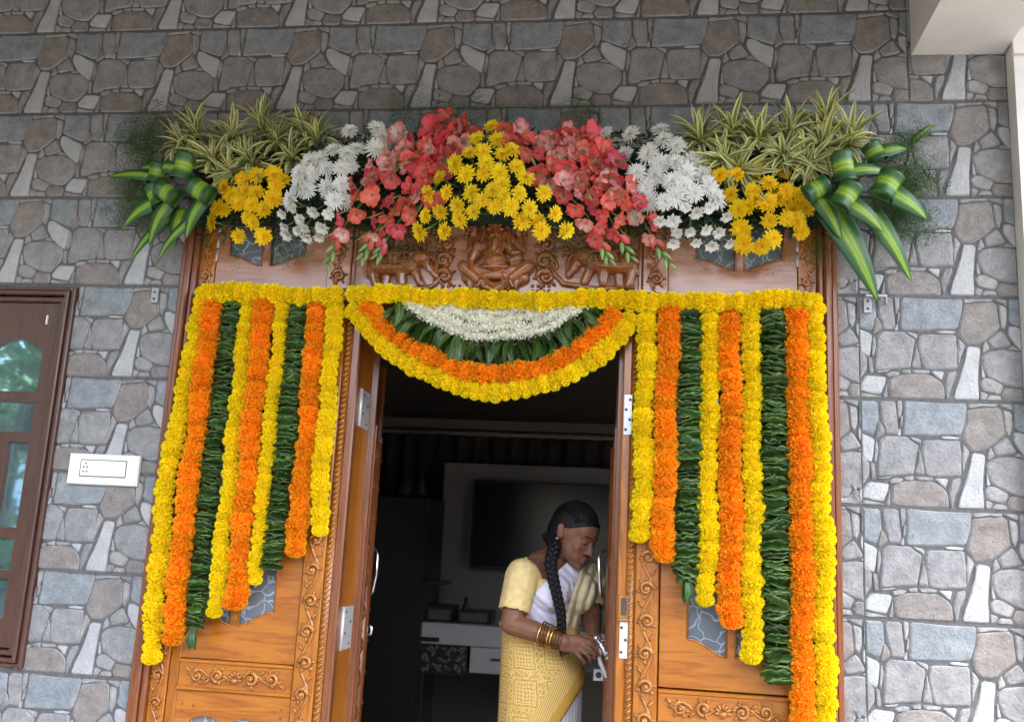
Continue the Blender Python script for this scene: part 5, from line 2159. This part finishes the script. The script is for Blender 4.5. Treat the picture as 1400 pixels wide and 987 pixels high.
hball(mb, (-.012, 0, .030), (.097, .077, .092), 20, 12)
hball(mb, (.030, 0, -.020), (.064, .062, .085), 18, 10)
hball(mb, (.048, 0, .040), (.046, .060, .045), 16, 10)
hball(mb, (.050, 0, -.078), (.040, .040, .038), 14, 8)
hball(mb, (.070, 0, -.100), (.020, .022, .017))
for s in (-1, 1):
    hball(mb, (.056, s * .040, -.030), (.026, .021, .026))
    hball(mb, (.026, s * .046, -.056), (.040, .022, .040))
    hball(mb, (.052, s * .030, -.056), (.032, .026, .040))
    hball(mb, (.066, s * .024, -.062), (.022, .020, .028))
    capsule(mb, hp(.086, s * .010, .018), hp(.072, s * .045, .018), .0085, .007)
    hball(mb, (.0785, s * .030, .000), (.011, .0155, .0105))
    hball(mb, (.095, s * .0105, -.039), (.0085, .0068, .0070))
    capsule(mb, hp(-.008, s * .076, -.018), hp(-.014, s * .080, .014), .010 , .014, 10, .5)
capsule(mb, hp(.084, 0, .008), hp(.104, 0, -.033), .0072, .0100)
hball(mb, (.104, 0, -.036), (.0095, .0095, .0085))
hball(mb, (.0865, 0, -.0635), (.013, .022, .0075))
hball(mb, (.0845, 0, -.0750), (.013, .018, .008))
# neck, trunk, legs
capsule(mb, hp(-.020, 0, -.05), nek + UP * .0 + F * .0, .047, .050)
capsule(mb, nek + UP * .005, nek - UP * .03, .050, .060)
shR, shL = nek + RT * .145 - UP * .045, nek - RT * .145 - UP * .050 + F * .02
capsule(mb, nek - UP * .02, shR, .045, .042)
capsule(mb, nek - UP * .02, shL, .045, .042)
R3 = Matrix((F, -RT, UP)).transposed()
mb.ball(che, (.088, .135, .12), 18, 10, R3)
mb.ball((wai + che) / 2, (.080, .118, .11), 18, 10, R3)
mb.ball(wai, (.082, .105, .10), 18, 10, R3)
mb.ball(pel, (.095, .118, .12), 18, 10, R3)
for s in (-1, 1):
    hip = pel + RT * (.058 * s) - UP * .03
    kn = Vector((hip.x, hip.y, .46)) + F * .02
    an = Vector((hip.x, hip.y, .08)) - F * .01
    capsule(mb, hip, kn, .062, .045)
    capsule(mb, kn, an, .045, .032)
    capsule(mb, an - UP * .04 - F * .02, an - UP * .05 + F * .12, .034, .026, 12, .8)
# arms
eR, wR, hR = P(699, 852, .225), P(771, 876, .195), P(795, 882, .205)
eL, wL, hL = P(809, 846, .43), P(812, 868, .315), P(815, 879, .268)
capsule(mb, shR, eR, .042, .034)
capsule(mb, eR, eR * .55 + wR * .45, .034, .031)
capsule(mb, eR * .55 + wR * .45, wR, .031, .0225, 12, .85)
capsule(mb, shL, eL, .042, .034)
capsule(mb, eL, wL, .033, .022)


def finger(m, pts, r0=.0082, r1=.0062):
    for i in range(len(pts) - 1):
        a = r0 + (r1 - r0) * i / (len(pts) - 1)
        b = r0 + (r1 - r0) * (i + 1) / (len(pts) - 1)
        capsule(m, pts[i], pts[i + 1], a, b, 10)


# right hand: palm, four fingers closing on the bolt, thumb on top
capsule(mb, wR, P(790, 877, .198), .022, .021, 12, .6)
capsule(mb, wR + Vector((0, 0, -.012)), P(789, 884, .200), .020, .018, 12, .6)
capsule(mb, P(782, 874, .200), P(796, 878, .202), .016, .013, 12, .8)
finger(mb, [P(794, 874, .200), P(807, 877, .192), P(815, 887, .204), P(818, 895, .216)], .0078, .0056)
finger(mb, [P(794, 880, .198), P(806, 885.5, .188), P(813, 894, .200), P(813, 900, .215)], .0078, .0056)
finger(mb, [P(791, 886, .198), P(801.5, 893, .188), P(807, 900, .202), P(806, 904, .216)], .0074, .0053)
finger(mb, [P(787, 891, .200), P(794, 898.5, .192), P(799, 905, .206), P(798, 907, .218)], .0066, .0048)
finger(mb, [P(783, 872, .202), P(794, 869, .212), P(804, 870, .220), P(811, 875, .226)], .0100, .0072)
# left hand beyond, steadying the bolt
capsule(mb, wL, P(814, 880, .285), .021, .020, 12, .7)
finger(mb, [P(814, 878, .275), P(817, 872, .258), P(820, 872, .244)], .0086, .0066)
finger(mb, [P(815, 882, .272), P(820, 882, .252), P(821, 885, .242)], .0086, .0066)
finger(mb, [P(814, 886, .272), P(819, 890, .254), P(818, 893, .244)], .0084, .0062)
finger(mb, [P(813, 889, .276), P(816, 895, .260), P(814, 897, .250)], .0076, .0056)
finger(mb, [P(810, 874, .282), P(809, 868, .268), P(813, 866, .254)], .0098, .0072)
body_me = fused(mb, .0025, 4)
body_me.materials.append(M['skin'])
body_me.materials.append(M['lips'])
inv_h = HM.inverted()
for p in body_me.polygons:
    c = inv_h @ p.center
    if c.x > .082 and abs(c.y) < .0215 * (1 - .3 * abs(c.z + .069) / .013) and -.0815 < c.z < -.0575:
        p.material_index = 1
body = add('body', body_me, woman)
# eyes: closed lids' lash lines, brows, bindi
mb = MB()
for s in (-1, 1):
    pts = [hp(.0785 + .0115 * math.cos(t) - .002, s * (.030 + .0145 * math.sin(t)), -.0055 - .002 * math.cos(t)) for t in (-1.25, -.7, 0, .7, 1.3)]
    mb.tube(pts, [.001, .0018, .002, .002, .001], 6)
mb.build('eyelash', M['eye_dark'], woman)
mb = MB()
for s in (-1, 1):
    pts = [hp(.0955 - .0 , s * .012, .0185), hp(.0915, s * .026, .0245), hp(.0815, s * .042, .0245), hp(.072, s * .050, .020)]
    mb.tube(pts, [.0016, .0024, .002, .0008], 6)
mb.build('eyebrow', M['eye_dark'], woman)
mb = MB()
mb.ball(hp(.0945, 0, .030), (.003, .004, .005), 8, 6, H3)
mb.build('bindi', M['bindi'], woman)
mb = MB()
mb.ball(hp(-.006, -.090, -.036), .0075, 10, 6)
mb.ball(hp(-.006, -.092, -.048), .005, 10, 6)
mb.build('earring', mat_plain('earring_pearl', (.85, .80, .70), .2, .3), woman)
# hair: combed back from a clean hairline, parted in the middle, over the ears' tops to the nape
mb = MB()
hball(mb, (-.014, 0, .034), (.102, .0825, .096), 26, 14)
hball(mb, (-.040, 0, -.004), (.078, .077, .080), 20, 12)
hball(mb, (.030, 0, .046), (.070, .067, .052), 20, 12)
hme = fused(mb, .0032, 3)
bm = bmesh.new()
bm.from_mesh(hme)
for v in bm.verts:
    c = inv_h @ v.co
    fur = .0008 * math.sin(70 * math.atan2(c.z - .02, c.x + .05) * .5 + 260 * c.y)
    part = -.004 * math.exp(-(c.y / .004) ** 2) if c.z > .05 else 0
    n_ = Vector((c.x + .02, c.y, c.z - .03)).normalized()
    v.co = HM @ (c + n_ * (fur + part))
kill = []
for v in bm.verts:
    c = inv_h @ v.co
    lim = .014 + .62 * max(0, c.x + .005) - 6.0 * max(0, abs(c.y) - .055) * max(0, c.x)
    if c.x > -.012 and c.z < lim:
        kill.append(v)
    elif c.x <= -.012 and c.z < -.062:
        kill.append(v)
bmesh.ops.delete(bm, geom=kill, context='VERTS')
bm.to_mesh(hme)
bm.free()
hme.materials.append(M['hair'])
ho = add('hair', hme, woman)
sm_ = ho.modifiers.new('thickness', 'SOLIDIFY')
sm_.thickness = .004
sm_.offset = -1
# loose strands lying over the cap
mb = MB()
rng = random.Random(8)
for k in range(70):
    y0 = rng.uniform(-.075, .075)
    x0 = .085 - 6 * y0 * y0
    pts = []
    for i in range(7):
        u = i / 6
        a = .5 + u * 2.2
        r_ = .1035 + .002 * rng.random()
        pts.append(hp(-.014 + r_ * math.cos(a) * (1 - .5 * abs(y0) / .09), y0 * (1 + .15 * math.sin(a)), .034 + (.0975 * math.sqrt(max(0, 1 - (y0 / .0855) ** 2))) * math.sin(a)))
    mb.tube(pts, .0011, 4)
mb.build('hair_strands', M['hair'], ho)
# braid: three plaited strands over her right shoulder
bp = [hp(-.085, -.035, -.045), P(758, 748, .262), P(753, 768, .232), P(756, 790, .222), P(762, 815, .218), P(767, 840, .220), P(768, 858, .222), P(769, 871, .222)]
sm_, dense = resample(bp, .003)
nb = len(sm_)
for k in range(3):
    pts, rad = [], []
    for i, (q, tg) in enumerate(sm_):
        u = i / nb
        x = tg.cross(Vector((0, 1, 0))).normalized()
        y = x.cross(tg)
        ph = i * .003 / .052 * 2 * PI + k * 2 * PI / 3
        w = .0125 * (1.15 - .55 * u)
        pts.append(q + x * (math.sin(ph) * w) + y * (math.sin(2 * ph) * w * .55))
        rad.append(.0105 * (1.15 - .5 * u))
    mb = MB()
    mb.tube(pts, rad, 8)
    mb.build('braid_strand', M['hair'], woman)
mb = MB()
q = bp[-1]
rng = random.Random(3)
for k in range(16):
    a = rng.random() * 6.28
    e = q + Vector((.012 * math.cos(a) + .008, .010 * math.sin(a), -.035 - .03 * rng.random()))
    mb.tube([q + Vector((0, 0, .01)), (q + e) / 2 + Vector((.008 * math.cos(a), 0, .004)), e], [.004, .003, .0006], 5)
mb.build('braid_tail', M['hair'], woman)


# clothes ----------------------------------------------------------------
def torso(m, g, arms=True):
    """trunk volume grown by g for the garments"""
    m.ball(che, (.088 + g, .135 + g, .12 + g), 20, 12, R3)
    m.ball(che + F * .055 - RT * .06 - UP * .015, .052 + g, 14, 8)
    m.ball(che + F * .055 + RT * .06 - UP * .015, .052 + g, 14, 8)
    m.ball((wai + che) / 2, (.080 + g, .118 + g, .11 + g), 18, 10, R3)
    m.ball(wai, (.090 + g, .125 + g, .10 + g), 18, 10, R3)
    capsule(m, nek - UP * .035 + RT * .045, shR, .040 + g, .042 + g)
    capsule(m, nek - UP * .035 - RT * .045, shL, .040 + g, .042 + g)
    if arms:
        sR = shR.lerp(eR, .80)
        sL = shL.lerp(eL, .80)
        capsule(m, shR, sR, .047 + g, .043 + g)
        capsule(m, shL, sL, .047 + g, .043 + g)


def cut(me, planes):
    """keep the part of the mesh on the positive side of every (point, normal)"""
    bm = bmesh.new()
    bm.from_mesh(me)
    for co, no in planes:
        bmesh.ops.bisect_plane(bm, geom=bm.verts[:] + bm.edges[:] + bm.faces[:], plane_co=co, plane_no=no, clear_inner=True)
    bm.to_mesh(me)
    bm.free()
    me.update()
    return me


def solid(o, th):
    s_ = o.modifiers.new('thickness', 'SOLIDIFY')
    s_.thickness = th
    s_.offset = 1
    return o


# blouse: cut by a V neck (a wedge removed in front and behind) and a hem at the waist
mb = MB()
torso(mb, .004)
bl = fused(mb, .005, 4)
bm = bmesh.new()
bm.from_mesh(bl)
vtip = P(768, 815, .28)
nkc = nek + UP * .02
kill = []
dU = UP
for v in bm.verts:
    r = v.co - vtip
    h = r.z
    lat = abs(r.dot(RT)) if True else 0
    frontness = (v.co - nek).dot(F)
    if h > 0 and lat < .012 + h * .62 and frontness > -.02:
        kill.append(v)
    elif (v.co - nek).z > -.055 and (v.co - nek).length < .098 and frontness <= 0.0:
        kill.append(v)
for e_, w_, s_ in ((eR, shR, .76), (eL, shL, .76)):
    axis = (e_ - w_).normalized()
    L = (e_ - w_).length
    for v in bm.verts:
        u = (v.co - w_).dot(axis)
        if u > L * s_ and ((v.co - w_) - axis * u).length < .075:
            kill.append(v)
bmesh.ops.delete(bm, geom=list(set(kill)), context='VERTS')
bm.to_mesh(bl)
bm.free()
bl = cut(bl, [(wai + UP * .0, UP)])
bl.materials.append(M['blouse'])
solid(add('blouse', bl, woman), .003)

# saree: white part of the drape across the chest, yellow fold over the left shoulder
view = (che - CAM_POS).normalized()


def plane_px(a, b, keep):
    """plane through two photo points along the line of sight of the garment, keeping the side of `keep`"""
    A, B_, K = P(a[0], a[1], .30), P(b[0], b[1], .30), P(keep[0], keep[1], .30)
    n = (B_ - A).cross(Vector((0, 1, 0))).normalized()
    if (K - A).dot(n) < 0:
        n = -n
    return (A, n)


mb = MB()
torso(mb, .012, False)
dr = fused(mb, .005, 5)
for v in dr.vertices:       # soft diagonal folds of the cotton
    c = (v.co - che).dot(Vector((.62, 0, .78)))
    v.co += (-view) * (.0035 * math.sin(c * 130 + 1.2 * math.sin(v.co.x * 40)) + .002 * math.sin(c * 310))
dr = cut(dr, [plane_px((708, 836), (775, 768), (780, 840)), (wai + UP * .03, UP)])
dr.materials.append(M['white_lilac'])
solid(add('drape', dr, woman), .003)
mb = MB()
torso(mb, .020, False)
dy = fused(mb, .004, 4)
A, B_ = P(797, 765, .30), P(768, 866, .30)
ax = (B_ - A).normalized()
xx = ax.cross(Vector((0, 1, 0))).normalized()
for v in dy.vertices:
    r = v.co - A
    c = r.dot(xx)
    v.co += (-view) * (.0065 * math.sin(c * 240 + .8 * math.sin(r.dot(ax) * 12)))
dy = cut(dy, [plane_px((797, 765), (765, 868), (815, 830)), (wai + UP * .0, UP)])
dy.materials.append(mat_plain('drape_yellow', (.62, .52, .30), .78, 0, .14, 45, .1))
solid(add('drape_fold', dy, woman), .003)

# skirt of the saree: printed ochre cloth, wrapped with the free edge running diagonally down
m, nt, bs = newmat('saree_print')
at = N(nt, "ShaderNodeAttribute")
at.attribute_name = 'uvm'
sp = N(nt, "ShaderNodeSeparateXYZ")
nt.links.new(at.outputs["Vector"], sp.inputs[0])


def math_(op, a, b=None, c=None):
    n = N(nt, "ShaderNodeMath", operation=op)
    for i, x in enumerate((a, b, c)):
        if x is None:
            continue
        if isinstance(x, (int, float)):
            n.inputs[i].default_value = x
        else:
            nt.links.new(x, n.inputs[i])
    return n.outputs[0]


nzz = N(nt, "ShaderNodeTexNoise")
nzz.inputs["Scale"].default_value = 30
nt.links.new(at.outputs["Vector"], nzz.inputs["Vector"])
wob = math_('MULTIPLY', math_('SUBTRACT', nzz.outputs["Fac"], .5), .012)
ux, uy = math_('ADD', sp.outputs[0], wob), math_('ADD', sp.outputs[1], wob)
cell = .108
cx_ = math_('ABSOLUTE', math_('SUBTRACT', math_('FRACT', math_('DIVIDE', ux, cell)), .5))
cy_ = math_('ABSOLUTE', math_('SUBTRACT', math_('FRACT', math_('DIVIDE', uy, cell)), .5))
sqr = math_('MAXIMUM', cx_, cy_)
rings = math_('SINE', math_('MULTIPLY', sqr, 68))
dots = math_('MULTIPLY', math_('SINE', math_('MULTIPLY', ux, 290)), math_('SINE', math_('MULTIPLY', uy, 290)))
band = math_('GREATER_THAN', sqr, .40)
vor = N(nt, "ShaderNodeTexVoronoi", feature='DISTANCE_TO_EDGE')
vor.inputs["Scale"].default_value = 75
nt.links.new(at.outputs["Vector"], vor.inputs["Vector"])
paisley = math_('LESS_THAN', vor.outputs["Distance"], .10)
inner = math_('LESS_THAN', sqr, .27)
lines = math_('ADD', math_('MULTIPLY', inner, math_('GREATER_THAN', math_('ABSOLUTE', dots), .32)), math_('MULTIPLY', math_('SUBTRACT', 1.0, inner), math_('GREATER_THAN', math_('MULTIPLY_ADD', dots, .4, rings), .3)))
pat = math_('ADD', math_('MULTIPLY', lines, math_('SUBTRACT', 1.0, band)), math_('MULTIPLY', paisley, band))
pat = math_('MINIMUM', pat, 1.0)
# z of the attribute: distance from the free edge: plain border then a fine line band
edge = sp.outputs[2]
plain = math_('LESS_THAN', edge, .030)
lace = math_('MULTIPLY', math_('GREATER_THAN', edge, .030), math_('LESS_THAN', edge, .082))
lacep = math_('GREATER_THAN', math_('SINE', math_('MULTIPLY', math_('ADD', math_('MULTIPLY', sp.outputs[0], 1.0), math_('MULTIPLY', edge, 2.2)), 330)), .15)
pat = math_('MULTIPLY', pat, math_('SUBTRACT', 1.0, plain))
pat2 = math_('ADD', math_('MULTIPLY', pat, math_('SUBTRACT', 1.0, lace)), math_('MULTIPLY', lacep, lace))
mix = ramp(nt, pat2, [(.0, (.50, .285, .05)), (1.0, (.64, .47, .19))])
nt.links.new(mix, bs.inputs["Base Color"])
bs.inputs["Roughness"].default_value = .8
bs.inputs["Specular IOR Level"].default_value = .2
M['saree'] = m

HEM = .04
WT = wai.z + .035


def skirt(a_w, a_h, offset, folds, cutfn=None, seed=0, name='skirt', mat=None):
    """wrapped cloth from waist to hem; ellipse axes given at waist and hip"""
    rng = random.Random(seed)
    nz, na = 56, 150
    mb = MB()
    vals, idx = [], []
    for i in range(nz + 1):
        u = i / nz
        z = WT + (HEM - WT) * u
        hipu = min(1, max(0, (WT - z) / .22))
        hipu = hipu * hipu * (3 - 2 * hipu)
        low = max(0, (WT - .30 - z) / .9)
        la = a_w[0] + (a_h[0] - a_w[0]) * hipu + .03 * low
        lf = a_w[1] + (a_h[1] - a_w[1]) * hipu + .05 * low
        base = Vector((wai.x, wai.y, z)).lerp(Vector((pel.x, pel.y, z)), hipu)
        row = []
        for j in range(na):
            th = 2 * PI * j / na
            fold = folds * (.25 + .75 * u) * (math.sin(th * 9 + 1.2 * math.sin(th * 2 + z * 3)) * .5 + .5 * math.sin(th * 17 + z * 4 + seed))
            tuck = .006 * math.sin((z * 26 + th * 2.2)) * max(0, 1 - (WT - z) / .18)
            k = 1 + fold + tuck
            p = base + F * (math.cos(th) * (lf + offset) * k) + RT * (math.sin(th) * (la + offset) * k)
            row.append(mb.vert(p))
            vals.append((th * .135, z))
        idx.append(row)
    pos = [Vector(v) for v in mb.v]
    ed = [cutfn(p) if cutfn else 1.0 for p in pos]
    for n_, (p, e_) in enumerate(zip(pos, ed)):
        if -.03 < e_ < 0:
            mb.v[n_] = tuple(p - edn * e_)
    for i in range(nz):
        for j in range(na):
            q = (idx[i][j], idx[i][(j + 1) % na], idx[i + 1][(j + 1) % na], idx[i + 1][j])
            if min(ed[k] for k in q) > -0.03 and max(ed[k] for k in q) > 0:
                mb.face(*q)
    me = mb.mesh(name, mat)
    a = me.attributes.new('uvm', 'FLOAT_VECTOR', 'POINT')
    flat = []
    for (s_, z_), e_ in zip(vals, ed):
        flat += [s_, z_, e_]
    a.data.foreach_set('vector', flat)
    return solid(add(name, me, woman), .002)


E0, E1 = P(800, 933, .27), P(764, 989, .27)
edn = (E1 - E0).cross(Vector((0, 1, 0))).normalized()
if (P(720, 900, .27) - E0).dot(edn) < 0:
    edn = -edn


def edge_d(p):
    # free edge on her front and right side only
    d = (p - E0).dot(edn)
    return d if (p - pel).dot(-view) > -.085 else .5


skirt((.118, .098), (.134, .120), .012, .012, edge_d, 1, 'saree_skirt', M['saree'])
m, nt, bs = newmat('petticoat_stripe')
at = N(nt, "ShaderNodeAttribute")
at.attribute_name = 'uvm'
wv = N(nt, "ShaderNodeTexWave")
wv.inputs["Scale"].default_value = 22
wv.inputs["Distortion"].default_value = .6
nt.links.new(at.outputs["Vector"], wv.inputs["Vector"])
c_ = ramp(nt, wv.outputs["Fac"], [(.3, (.66, .63, .70)), (.75, (.74, .72, .78)), (.9, (.40, .33, .34))])
nt.links.new(c_, bs.inputs["Base Color"])
bs.inputs["Roughness"].default_value = .8
skirt((.108, .093), (.124, .110), .004, .03, None, 2, 'inner_pleats', m)
# waist roll of the saree
mb = MB()
pts = []
for j in range(33):
    th = 2 * PI * j / 32
    pts.append(wai + UP * (.022 - .012 * math.cos(th)) + F * (math.cos(th) * .108) + RT * (math.sin(th) * .134))
mb.tube(pts, [.010 + .003 * math.sin(j * 1.7) for j in range(33)], 8, 1.0, False)
mb.build('waist_fold', M['saree'] if False else M['blouse'], woman)
# bangles on her right wrist: five gold, dark glass ones between
axis = (eR - wR).normalized()
qx = axis.orthogonal().normalized()
qy = axis.cross(qx)
for k in range(8):
    c = wR + axis * (.006 + .0095 * k)
    r = .0285 + .0012 * k
    ring = [c + qx * (r * math.cos(t * PI / 10)) + qy * (r * math.sin(t * PI / 10)) for t in range(21)]
    mb = MB()
    gold = k in (3, 4, 7)
    mb.tube(ring, .0028 if gold else .0024, 8, 1.0, False)
    mb.build('bangle', M['gold'] if gold else M.setdefault('bangle_dark', mat_plain('bangle_bronze', (.16, .09, .03), .25, .6)), woman)

# ================================================================== OUTDOORS BEHIND THE CAMERA (seen only in the window glass; street houses added to block low sky)
M['bark'] = mat_plain('bark', (.12, .085, .055), .9, 0, .3, 12, .4)
M['tree_leaf'] = mat_plain('tree_leaf', (.060, .125, .022), .5, 0, .5, 4, trans=.25)
M['house_paint'] = mat_plain('house_paint', (.70, .70, .68), .8)
M['blue_paint'] = mat_plain('blue_paint', (.03, .14, .32), .4)


def tree(x, y, h, r, n, label, seed):
    rng = random.Random(seed)
    t = thing('tree', (x, y, -.16), label, 'tree', 'trees in the garden opposite the house')
    mb = MB()
    top = Vector((x + rng.uniform(-.2, .2), y, h * .62))
    mb.tube([(x, y, -.2), (x + .05, y, h * .25), top], [.16, .12, .07], 8)
    tips = []
    for k in range(9):
        a = k * 2.4
        e = Vector((x + math.cos(a) * r * .75, y + math.sin(a) * r * .75, h * rng.uniform(.55, .95)))
        s = Vector((x, y, h * rng.uniform(.35, .6)))
        mb.tube([s, s.lerp(e, .55) + Vector((0, 0, .12)), e], [.06, .035, .01], 6)
        tips.append(e)
    mb.build('trunk', M['bark'], t)
    mb = MB()
    for i in range(n):
        c = rng.choice(tips) + Vector((rng.gauss(0, .34 * r), rng.gauss(0, .34 * r), rng.gauss(0, .22 * r)))
        d = Vector((rng.gauss(0, 1), rng.gauss(0, 1), rng.gauss(-.3, .6))).normalized()
        s = d.orthogonal().normalized()
        s = Matrix.Rotation(rng.random() * 6.28, 3, d) @ s
        L = rng.uniform(.10, .2)
        v = [mb.vert(c), mb.vert(c + d * L * .5 - s * L * .28), mb.vert(c + d * L), mb.vert(c + d * L * .5 + s * L * .28)]
        mb.face(*v)
    mb.build('crown', M['tree_leaf'], t, False)


tree(-5.1, -7.4, 4.3, 1.6, 5600, 'leafy green garden tree opposite the house, mirrored in the upper window pane', 1)
tree(-1.4, -8.6, 3.0, 1.0, 3000, 'smaller garden tree opposite the house beside the white house', 2)
tree(-8.6, -9.8, 5.0, 1.8, 4200, 'tall garden tree opposite the house near the blue gate', 3)
hs = thing('white_house', (-8, -19, -.16), 'white house across the garden opposite the doorway', 'house')
mb = MB()
mb.box(-16, -1.0, -22, -18, -.16, 4.2)
mb.build('wall', M['house_paint'], hs, False)
mb = MB()
mb.box(-16.4, -.6, -22.4, -17.6, 4.2, 4.5)
mb.build('roof', M['house_paint'], hs, False)
for k in range(5):
    mb = MB()
    mb.box(-14.5 + 2.8 * k, -13.1 + 2.8 * k, -17.999, -17.96, 1.2, 2.6)
    mb.build('window', M['tv_black'], hs, False)
M['house_tan'] = mat_plain('house_tan_paint', (.34, .29, .23), .85)  # these street houses are added to shut out the bright horizon
M['house_grey'] = mat_plain('house_grey_paint', (.30, .30, .29), .85)
for (xa, xb, ya, h, mk, lab) in ((1.0, 12.0, -17.0, 4.2, 'house_tan', 'tan flat-roofed house added across the street opposite the doorway to block low sky'),
                                 (14.0, 27.0, -15.0, 4.1, 'house_grey', 'grey flat-roofed house added across the street to block low sky, to the east'),
                                 (-32.0, -17.5, -17.0, 4.3, 'house_grey', 'grey flat-roofed house added across the street to block low sky, to the west')):
    t = thing('house', ((xa + xb) / 2, ya - 2, -.16), lab, 'house', 'houses added across the street to block low sky')
    mb = MB()
    mb.box(xa, xb, ya - 5, ya, -.16, h)
    mb.build('wall', M[mk], t, False)
    mb = MB()
    mb.box(xa - .4, xb + .4, ya - 5.4, ya + .4, h, h + .3)
    mb.build('roof', M['house_paint'], t, False)
    for k in range(4):
        for z in (1.0, 3.2):
            mb = MB()
            x = xa + 1.2 + k * (xb - xa - 2) / 4
            mb.box(x, x + 1.3, ya + .001, ya + .05, z, z + 1.4)
            mb.build('window', M['tv_black'], t, False)
for i, (x, y) in enumerate(((-4.6, -6.6), (-5.5, -7.0), (-3.7, -7.2))):
    tree(x, y, 1.35 + .15 * i, .55, 900, ['low leafy shrub in the garden nearest the house, left of the tree', 'middle leafy garden shrub under the tree', 'leafy garden shrub right of the tree'][i], 20 + i)
gt = thing('gate', (-8.0, -11.5, -.16), 'blue barred metal gate in the garden opposite the house', 'gate')
mb = MB()
for zz in (.1, .9, 1.7):
    mb.box(-10.2, -6.0, -11.53, -11.47, zz, zz + .07)
mb.build('rail', M['blue_paint'], gt, False)
for k in range(22):
    mb = MB()
    mb.box(-10.15 + .19 * k, -10.09 + .19 * k, -11.5, -11.47, -.1, 1.9)
    mb.build('bar', M['blue_paint'], gt, False)
